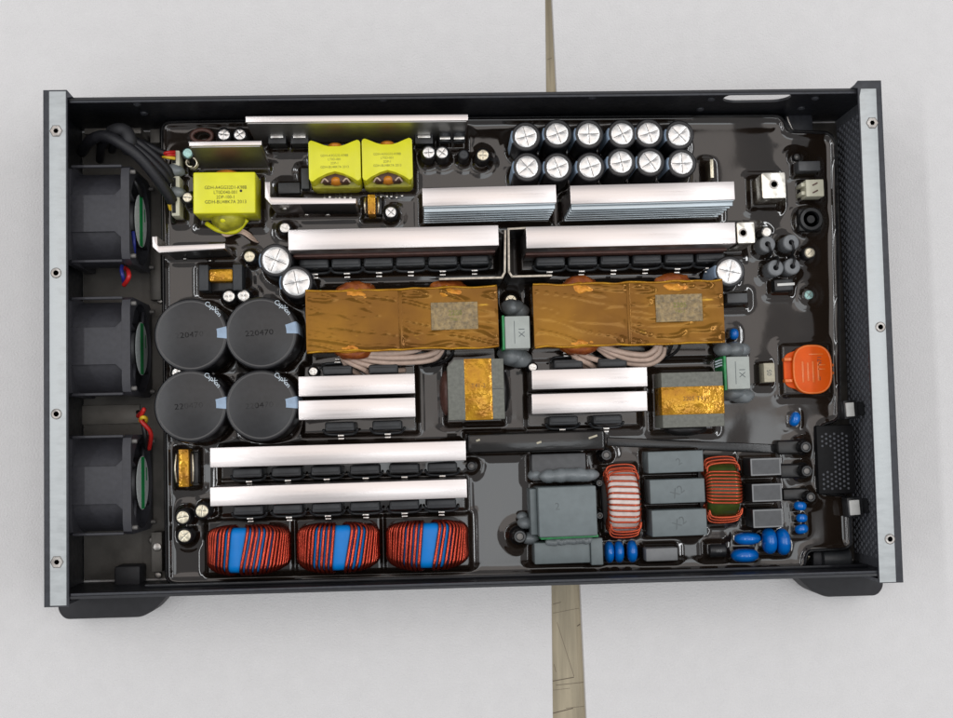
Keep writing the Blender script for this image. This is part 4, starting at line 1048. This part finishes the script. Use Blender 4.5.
# thin white strip chip and gold pin
cx, cy, a, d = rect(775, 279, 794, 290.5, 36); t = thing('edge_chip', 'black chip with a thin white top strip near the ferrite beads', 'chip', cx, cy, 0, .04)
s = B(); s.box(0, 0, 14, a, d, 35, .6); s.out('body', 'package', t)
s = B(); s.box(1, .2, 35.02, a - 1, 1.6, 36, .2); s.out('white_strip', 'white_chip', t); foot_r(cx, cy, a, d)
cx, cy, a, d = rect(710, 159, 714, 178, 42); t = thing('metal_pin', 'thin upright gold pin behind the longer finned heatsink', 'pin', cx, cy)
s = B(); s.box(0, 0, 12, 2.2, d, 42, .4); s.out('blade', 'brass_tin', t); foot_r(cx, cy, a, d)
cx, cy, a, d = rect(741, 200, 751, 218, 30)
for (px, py, lb) in ((752, 184, 'left cylinder part behind the nickel cube'),):
    pass

# orange disc
cx, cy, a, d = rect(793.5, 345, 832, 393.5, 34)
t = thing('orange_varistor', 'orange rounded square plastic part beside the vented end', 'varistor', cx, cy, 0, 0)
pts = [(a / 2 * math.copysign(abs(math.cos(q)) ** .74, math.cos(q)), d / 2 * math.copysign(abs(math.sin(q)) ** .70, math.sin(q))) for q in [2 * PI * k / 56 + .01 for k in range(56)]]
s = B(); s.prism(pts, 12, 34, bev=.5); bo = s.out('body', 'orange_plastic', t)
s = B(); P = [Vector(p) for p in pts]
s.tube([(p.x * .97, p.y * .97, 33.45) for p in P], .75, 8, closed=True, smooth=0); s.out('rim', 'orange_edge', bo)
for e in (-1, 1):
    s = B(); s.box(-a / 2 - 2.4, e * d * .22, 18, 5, 2.2, 32, .5); s.out('lug', 'orange_edge', bo)
    s = B(); s.box(a / 2 + .8, e * 2.4, 25, 2.2, 1.8, 32, .4); s.out('clip', 'orange_edge', bo)
s = B(); s.prism(round_poly([(-a / 2 - 4.5, -d / 2 + 5), (-2, -d / 2 + 1.2), (-2, d / 2 - 1.2), (-a / 2 - 4.5, d / 2 - 5)], 5), 12, 29, bev=.5); s.out('shoulder', 'orange_plastic', bo)
s = B()
for i in range(4): s.box(-6.2 + i * 3.2, -1.5, 33.9, 1.3, 13 - (i % 2) * 1.5, 34.3, .2)
s.box(2.2, 9.2, 33.9, 9, .9, 34.3, .2); s.box(5.4, 2.6, 33.9, 5, .9, 34.3, .2); s.box(5.4, 0, 33.9, 4.6, .9, 34.3, .2)
s.out('moulded_marks', 'orange_edge', bo)
text(bo, '471', 3.6, 4.4, 5.4, 34.1, 'red_brown', rot=PI / 2); text(bo, 'K', 3.4, 3.6, -5.5, 34.1, 'red_brown', rot=PI)
foot_r(cx - 2, cy, a + 5, d, 3)

# black stand-offs with ring ends
def standoff(px, py, z, lb, r=3.8, body=None):
    x, y = at(px, py, z); t = thing('terminal_standoff', lb, 'terminal', x, y, 0, 0, 'black terminal stand-offs')
    s = B(); s.lathe([(r * 1.5, 12), (r * 1.5, z - 10), (r * 1.25, z - 9), (r * 1.2, z - 3), (r, z - 1), (r * .9, z), (r * .62, z), (r * .55, z - 1.5), (.4, z - 1.5)], n=24); s.out('sleeve', 'tray', t)
    s = B(); s.lathe([(r * .52, z - 2), (r * .52, z - .2), (r * .25, z + .1), (.01, z + .1)], n=18); s.out('pin', 'score', t)
    if body:
        dx, dy = body; s = B(); s.box(dx / 2, dy / 2, 14, abs(dx) + r, r * 2.6, z - 7, 2, 3); s.out('boot', 'bobbin', t)
    foot_c(x, y, r * 1.5)
standoff(520, 536.5, 40, 'black ringed stand-off at the left of the large grey box'); standoff(606.5, 455, 38, 'black ringed stand-off at the end of the wrapped bar', 3.2)
standoff(599.5, 483, 38, 'small black stand-off behind the white cored choke', 2.0); standoff(600, 515.5, 38, 'small black stand-off beside the white cored choke', 2.0)
standoff(806, 447, 38, 'black booted terminal at the right, rear of three', 3.4, (-14, 0)); standoff(807, 471, 38, 'black booted terminal at the right, middle of three', 3.4, (-13, 0)); standoff(811, 497, 34, 'black booted terminal at the right, front of three', 3.0, (-14, 3))
standoff(471.5, 466, 34, 'black round stand-off at the right end of the rear longest heatsink', 2.6)
standoff(797, 157, 30, 'black dark stand-off behind the ivory connector', 2.0)

# black vented cover blocks at the vented end
def cover(q, z, lb, rows=True):
    cx, cy, a, d = rect(*q, z); t = thing('vent_cover', lb, 'cover', cx, cy)
    s = B(); s.box(0, 0, 2, a, d, z, 1.2); o = s.out('block', 'black_matt', t)
    s = B(); p = 2.9
    ny, nx = int((d - 5) / p), int((a - 5) / (p * .87))
    for i in range(nx):
        for j in range(ny):
            if i < nx * .35 and j > ny * .25 and j < ny * .75: continue
            s.lathe([(.85, z + .02), (.6, z + .35), (.01, z + .4)], -a / 2 + 3.4 + i * p * .87, -d / 2 + 3.4 + (j + .5 * (i % 2)) * p, 6)
    tag(s.out('stud_pattern', 'vent_paint', t), kind='stuff')
    return t
cover((817.5, 425, 855, 494), 30, 'black studded cover in the notch of the tray, beside the right terminals')
# pale tabs on the vented wall
for (q, lb) in (((846.5, 402.5, 854.5, 416.5), 'small white tab on the vented end, rear one'), ((850, 500, 860, 515), 'small white tab on the vented end, front one')):
    cx, cy, a, d = rect(*q, 40); t = thing('white_tab', lb, 'tab', cx, cy, 0, .05)
    s = B(); s.box(0, 0, 38, a, d, 40, .4); s.out('pad', 'white_chip', t)
    s = B(); s.box(.8, 0, 28, a + 3.2, d + 3, 37.98, .6); s.out('holder', 'package', t)
    s = B(); s.box(6, 0, 28, 9, d, 34, .5); s.out('bracket', 'package', t)
# corner clamp, front right
cx, cy, a, d = rect(815, 551, 852, 568, 22); t = thing('corner_clamp', 'dark corner clamp in the front right corner outside the tray', 'clamp', cx, cy)
s = B(); s.box(0, 0, 2, a, d, 18, 2); s.out('block', 'black_edge', t)
s = B(); s.lathe([(6, -8), (6.6, -6), (6.6, 8), (6, 9)], n=24, axis='X', org=(2, 0, 18)); s.out('roller', 'grey_package', t)
px, py = at(807, 555, 20); s = B(); s.tube([(px - cx, py - cy, 24), (px - cx - 1, py - cy - 3, 22), (px - cx - 2.4, py - cy - 5, 16)], 1.1, 8); s.out('tin_lug', 'brass_tin', t)
cx, cy = at(793, 131, 24); t = thing('rear_clip', 'bent metal clip in the rear right corner outside the tray', 'clip', cx, cy)
s = B(); s.tube([(-4, 9, 26), (-2.5, 4, 26), (0, 0, 25), (3, -1.2, 25), (6, -1.0, 24)], .8, 8); s.out('wire', 'nut_steel', t)
s = B(); s.box(6, 6, 2, 18, 12, 18, 1.5); s.out('block', 'black_edge', t)

# ================================================================== FANS
def fan_meshes():
    S = 57.0; D = 38.0; h = S / 2; M_ = {}
    def flange(x0, x1):
        s = B(); n = 48; ro = []; ri = []
        for i in range(n):
            q = 2 * PI * i / n; c, sn = math.cos(q), math.sin(q); k = min(h / max(abs(c), 1e-6), h / max(abs(sn), 1e-6)); k = min(k, h * 1.32)
            ro.append((k * c, k * sn)); ri.append((26.6 * c, 26.6 * sn))
        L = {}
        for x in (x0, x1):
            L[x] = ([s.bm.verts.new((x, p[0], p[1] + h)) for p in ro], [s.bm.verts.new((x, p[0], p[1] + h)) for p in ri])
        for i in range(n):
            j = (i + 1) % n
            for x in (x0, x1): s.bm.faces.new((L[x][0][i], L[x][0][j], L[x][1][j], L[x][1][i]))
            s.bm.faces.new((L[x0][0][i], L[x0][0][j], L[x1][0][j], L[x1][0][i])); s.bm.faces.new((L[x0][1][i], L[x0][1][j], L[x1][1][j], L[x1][1][i]))
        return s.mesh('flange', 'fan_plastic', 40)
    out = [('frame_flange', flange(0, 4.6), (0, 0, 0)), ('frame_flange', flange(D - 4.8, D), (0, 0, 0))]
    s = B(); s.lathe([(26.6, 4.5), (27.9, 4.6), (27.9, D - 4.9), (26.6, D - 4.8)], n=48, axis='X', org=(0, 0, h)); out.append(('duct', s.mesh('duct', 'fan_plastic'), (0, 0, 0)))
    s = B()
    s.prism([(4.5, -10.8), (D - 8.5, -10.8), (D - 4.7, -14.4), (D - 4.7, 14.4), (D - 8.5, 10.8), (4.5, 10.8)], S - 6, S - .08, bev=.3)
    out.append(('saddle', s.mesh('saddle', 'fan_plastic'), (0, 0, 0)))
    s = B(); s.box(D / 2, 0, S - 3.4, D - 8.8, 1.6, S - .6, .6, 3); m = s.mesh('edge_rail', 'fan_plastic')
    for e in (-1, 1): out.append(('edge_rail', m, (0, e * (h - .8), 0)))
    s = B(); s.tube([(D - 2, 14, 0), (D - 2, 26.2, 7)], 1.3, 6, smooth=0); m = s.mesh('strut', 'fan_plastic')
    for k in range(4): out.append(('strut', m, (0, 0, h), (PI / 4 + k * PI / 2, 0, 0)))
    s = B(); rows = []
    for i in range(5):
        r = 13.5 + i * 3.0; tw = .5 + .09 * i
        rows.append([s.bm.verts.new((8 + u * 20, r * math.cos(tw * u), r * math.sin(tw * u))) for u in (0, .33, .66, 1)])
    for A, Q in zip(rows, rows[1:]):
        for j in range(3): s.bm.faces.new((A[j], A[j + 1], Q[j + 1], Q[j]))
    m = s.mesh('blade', 'fan_blade')
    for k in range(7): out.append(('blade', m, (0, 0, h), (2 * PI * k / 7, 0, 0)))
    s = B(); s.lathe([(1.3, D + .02), (1.3, D + 2.4), (1.0, D + 2.8), (.01, D + 2.8)], n=14, axis='X'); m = s.mesh('corner_bolt', 'score')
    for (yy, zz) in ((-1, 1), (1, 1), (-1, -1), (1, -1)): out.append(('corner_bolt', m, (0, yy * 24.6, h + zz * 24.6)))
    s = B(); s.lathe([(14.2, D - 16), (15.4, D - 4), (15, D - 2.5), (13.2, D + .1), (.01, D + .1)], n=40, axis='X', org=(0, 0, h)); M_['hub'] = s.mesh('hub', 'fan_blade')
    s = B(); s.lathe([(15.8, D + .12), (15.8, D + .3), (.01, D + .3)], n=48, axis='X', org=(0, 0, h)); M_['sticker'] = s.mesh('sticker', 'sticker_silver')
    wv = 4.2
    s = B(); s.box(D + .36, 0, h - wv - .5, .08, 30.6, h + wv - .5); M_['band'] = s.mesh('band', 'sticker_green')
    s = B(); s.box(D + .36, 5, h - 11.0, .06, 8, h - 8.6); M_['mark'] = s.mesh('mark', 'sticker_green')
    M_['parts'] = out
    return M_
FM = fan_meshes()
fx = at(130.3, 345, 63)[0] - 38
for (py, lb) in ((213, 'rear one of the three black cooling fans, cables over its corner'), (345.5, 'middle one of the three black cooling fans'), (484.7, 'front one of the three black cooling fans, open floor beside it')):
    y = at(120, py, 63)[1]
    t = thing('cooling_fan', lb, 'fan', fx, y, 6.5, 0, 'three cooling fans at the closed end')
    for pt in FM['parts']: child(pt[1], pt[0], t, *pt[2:])
    hb = child(FM['hub'], 'hub', t); child(FM['sticker'], 'sticker', hb); child(FM['band'], 'green_band', hb); child(FM['mark'], 'printed_mark', hb)

# ================================================================== CABLES AND CONNECTORS AT THE FAN END
def px3(*pts): return [(*at(px, py, z), z) for px, py, z in pts]
def cable(name, label, paths, m, r, cat='cable', group=None):
    x, y, _ = paths[0][0][0], paths[0][0][1], 0
    P0 = px3(paths[0][0])[0]
    t = thing(name, label, cat, P0[0], P0[1], 0, 0, group)
    for p in paths:
        s = B(); q = px3(*p); s.tube([(a[0] - P0[0], a[1] - P0[1], a[2]) for a in q], r, 12, smooth=8); s.out('strand', m, t)
    return t
cable('sleeved_cable', 'thick black sleeved cable arching from the rear left corner to the lowest socket', [[(82, 152, 30), (90, 141, 48), (104, 136, 56), (122, 144, 60), (140, 158, 58), (156, 177, 52), (168, 194, 44), (172, 201, 40)]], 'sleeving', 3.4)
cable('sleeved_cable', 'black sleeved cable bundle arching to the middle socket', [[(100, 160, 20), (102, 146, 40), (112, 138, 52), (128, 143, 57), (146, 156, 54), (162, 172, 48), (170, 182, 42)], [(112, 150, 30), (118, 139, 50), (134, 141, 54), (152, 154, 50), (166, 168, 44), (171, 177, 40)]], 'sleeving', 2.6)
cable('sleeved_cable', 'thin black cable along the rear of the bundle to the coloured wires', [[(120, 134, 40), (132, 139, 50), (148, 146, 48), (160, 152, 44), (168, 155, 42)]], 'sleeving', 2.2)
cable('cable_clamp', 'black strap holding the cable bundle at the rear wall', [[(112, 132, 50), (118, 130, 56), (126, 132, 58), (130, 142, 58), (128, 150, 50)]], 'rubber', 4.0, cat='strap')
cable('signal_wire', 'short red wires entering the rear white socket', [[(163, 154, 44), (168, 152.5, 45), (175, 152, 42)], [(164, 156.5, 43), (169, 155, 44.5), (175, 155, 42)]], 'wire_red', .9, cat='wire')
cable('signal_wire', 'short yellow wires entering the rear white socket', [[(162.5, 157, 43), (168, 157.5, 44), (175, 158.5, 42)]], 'wire_yellow', 1.0, cat='wire')
cable('signal_wire', 'yellow wire tucked at the front white socket', [[(170, 199, 36), (169.5, 204, 38), (171, 210, 36)]], 'wire_yellow', 1.2, cat='wire')
for (py0, py1, lb) in ((150.5, 166, 'rear white socket at the left tray edge'), (176, 189, 'middle white socket at the left tray edge'), (197, 216, 'front white socket at the left tray edge')):
    cx, cy, a, d = rect(171.5, py0, 179.5, py1, 40); t = thing('white_socket', lb, 'connector', cx, cy, 0, 0, 'white sockets at the left tray edge')
    s = B(); s.box(0, 0, 14, a, d, 40, .6); s.out('shell', 'ivory', t); s = B(); s.box(-.9, 0, 39.9, a * .45, d * .7, 40.15, .1); s.out('opening', 'hole_dark', t); foot_r(cx, cy, a, d)
sealant([(174, 170.5, 38, 5, 4.5, 4.5), (177, 172, 37, 4, 3.4, 4)], 'grey sealant joining the rear and middle white sockets')
sealant([(177, 192.5, 38, 4.4, 4, 4.5), (173, 194, 36, 3, 3, 4)], 'grey sealant joining the middle and front white sockets')
cable('fan_wire', 'red fan wire in the gap between rear and middle fans', [[(124, 285, 46), (127, 281, 50), (129, 276, 52), (128, 271, 48), (125, 268, 40)]], 'wire_red', 1.35, cat='wire')
cable('fan_wire', 'dark blue fan wire in the gap between rear and middle fans', [[(122, 266, 48), (121.5, 271, 52), (123, 277, 52), (124, 284, 44)], [(133, 232, 48), (134, 243, 50), (134, 256, 44)]], 'wire_blue', 1.1, cat='wire')
cable('fan_wire', 'red fan wire curling between middle and front fans', [[(138, 416, 34), (142, 412, 44), (144, 409.5, 48), (142, 414, 46), (141, 420, 44), (146, 426, 44), (150, 431, 42), (151, 438, 38), (149, 449, 30)]], 'wire_red', 1.3, cat='wire')
cable('fan_wire', 'yellow fan wire curling between middle and front fans', [[(140, 421, 40), (142, 417.5, 47), (146, 418, 46), (146, 422, 40)]], 'wire_yellow', 1.1, cat='wire')
cable('fan_wire', 'black fan wire beside the front fan sticker', [[(138, 412, 30), (143, 422, 40), (145, 436, 40), (146, 448, 30)]], 'wire_black', 1.4, cat='wire')
cable('fan_wire', 'black fan wire behind the rear fan sticker', [[(128, 172, 44), (136, 184, 46), (141, 196, 36)]], 'wire_black', 1.4, cat='wire')
# odd red ring and beads near the short rear plate
cx, cy = at(202, 136, 36); t = thing('red_ring', 'small dark red ring component behind the short rear plate', 'inductor', cx, cy)
s = B(); s.tube([(6.2 * math.cos(k * PI / 8), 3.8 * math.sin(k * PI / 8), 36) for k in range(16)], 1.3, 8, closed=True, smooth=0); s.out('ring', 'red_brown', t); foot_c(cx, cy, 5)
post(187.5, 153, 5.4, 40, 'greenish silver stud at the left end of the short rear plate', 'teal_screw', style=None)
cx, cy = at(192, 163, 36); t = thing('wire_coil', 'tiny bronze wire coil left of the boxy yellow transformer', 'coil', cx, cy)
s = B(); s.tube([(3 * math.cos(k * .7), 3 * math.sin(k * .7), 30 + k * .35) for k in range(26)], .8, 7); s.out('coil', 'brass_tin', t); foot_c(cx, cy, 3)

# ================================================================== POTTING SURFACE (meniscus climbs every component)
def build_potting():
    P = np.array([p[:2] for p in tray_poly]); k = len(P)
    h = 1.0
    xs = np.arange(P[:, 0].min() - 1, P[:, 0].max() + 1 + h, h); ys = np.arange(P[:, 1].min() - 1, P[:, 1].max() + 1 + h, h)
    X, Y = np.meshgrid(xs, ys)
    inside = np.zeros(X.shape, bool); dist = np.full(X.shape, 1e9)
    for i in range(k):
        x0, y0 = P[i]; x1, y1 = P[(i + 1) % k]
        c = ((y0 > Y) != (y1 > Y)) & (X < (x1 - x0) * (Y - y0) / (y1 - y0 + 1e-12) + x0); inside ^= c
        dx, dy = x1 - x0, y1 - y0; L2 = dx * dx + dy * dy + 1e-9
        t_ = np.clip(((X - x0) * dx + (Y - y0) * dy) / L2, 0, 1)
        dist = np.minimum(dist, np.hypot(X - x0 - t_ * dx, Y - y0 - t_ * dy))
    Zf = np.full(X.shape, Z0)
    add = 2.4 * np.exp(-dist / 1.7)
    for (kd, cx, cy, a, d, hh_) in FEET:
        if kd == 'r':
            qx = np.abs(X - cx) - a; qy = np.abs(Y - cy) - d
            dd = np.hypot(np.maximum(qx, 0), np.maximum(qy, 0))
        else: dd = np.maximum(np.hypot(X - cx, Y - cy) - a, 0)
        add = np.maximum(add, hh_ * 1.25 * np.exp(-(dd / 1.6)) + .28 * np.exp(-((dd - 4.2) / 1.3) ** 2))
    Zf += add
    r = np.random.default_rng(3)
    for _ in range(26):
        kx, ky = r.normal(0, .06, 2); Zf += .05 * np.sin(kx * X + ky * Y + r.uniform(0, 6.28))
    keep = inside | (dist < h * 1.2)
    idx = -np.ones(X.shape, int); idx[keep] = np.arange(keep.sum())
    V = np.stack([X[keep], Y[keep], Zf[keep]], 1) * MM
    a = idx[:-1, :-1]; b_ = idx[:-1, 1:]; c = idx[1:, 1:]; d_ = idx[1:, :-1]
    ok = (a >= 0) & (b_ >= 0) & (c >= 0) & (d_ >= 0)
    Fc = np.stack([a[ok], b_[ok], c[ok], d_[ok]], 1)
    me = bpy.data.meshes.new('potting_compound'); me.from_pydata(V.tolist(), [], Fc.tolist())
    me.polygons.foreach_set('use_smooth', [True] * len(me.polygons)); me.materials.append(MATS['potting'])
    o = bpy.data.objects.new('potting_compound', me); C.objects.link(o); o.parent = tray
build_potting()
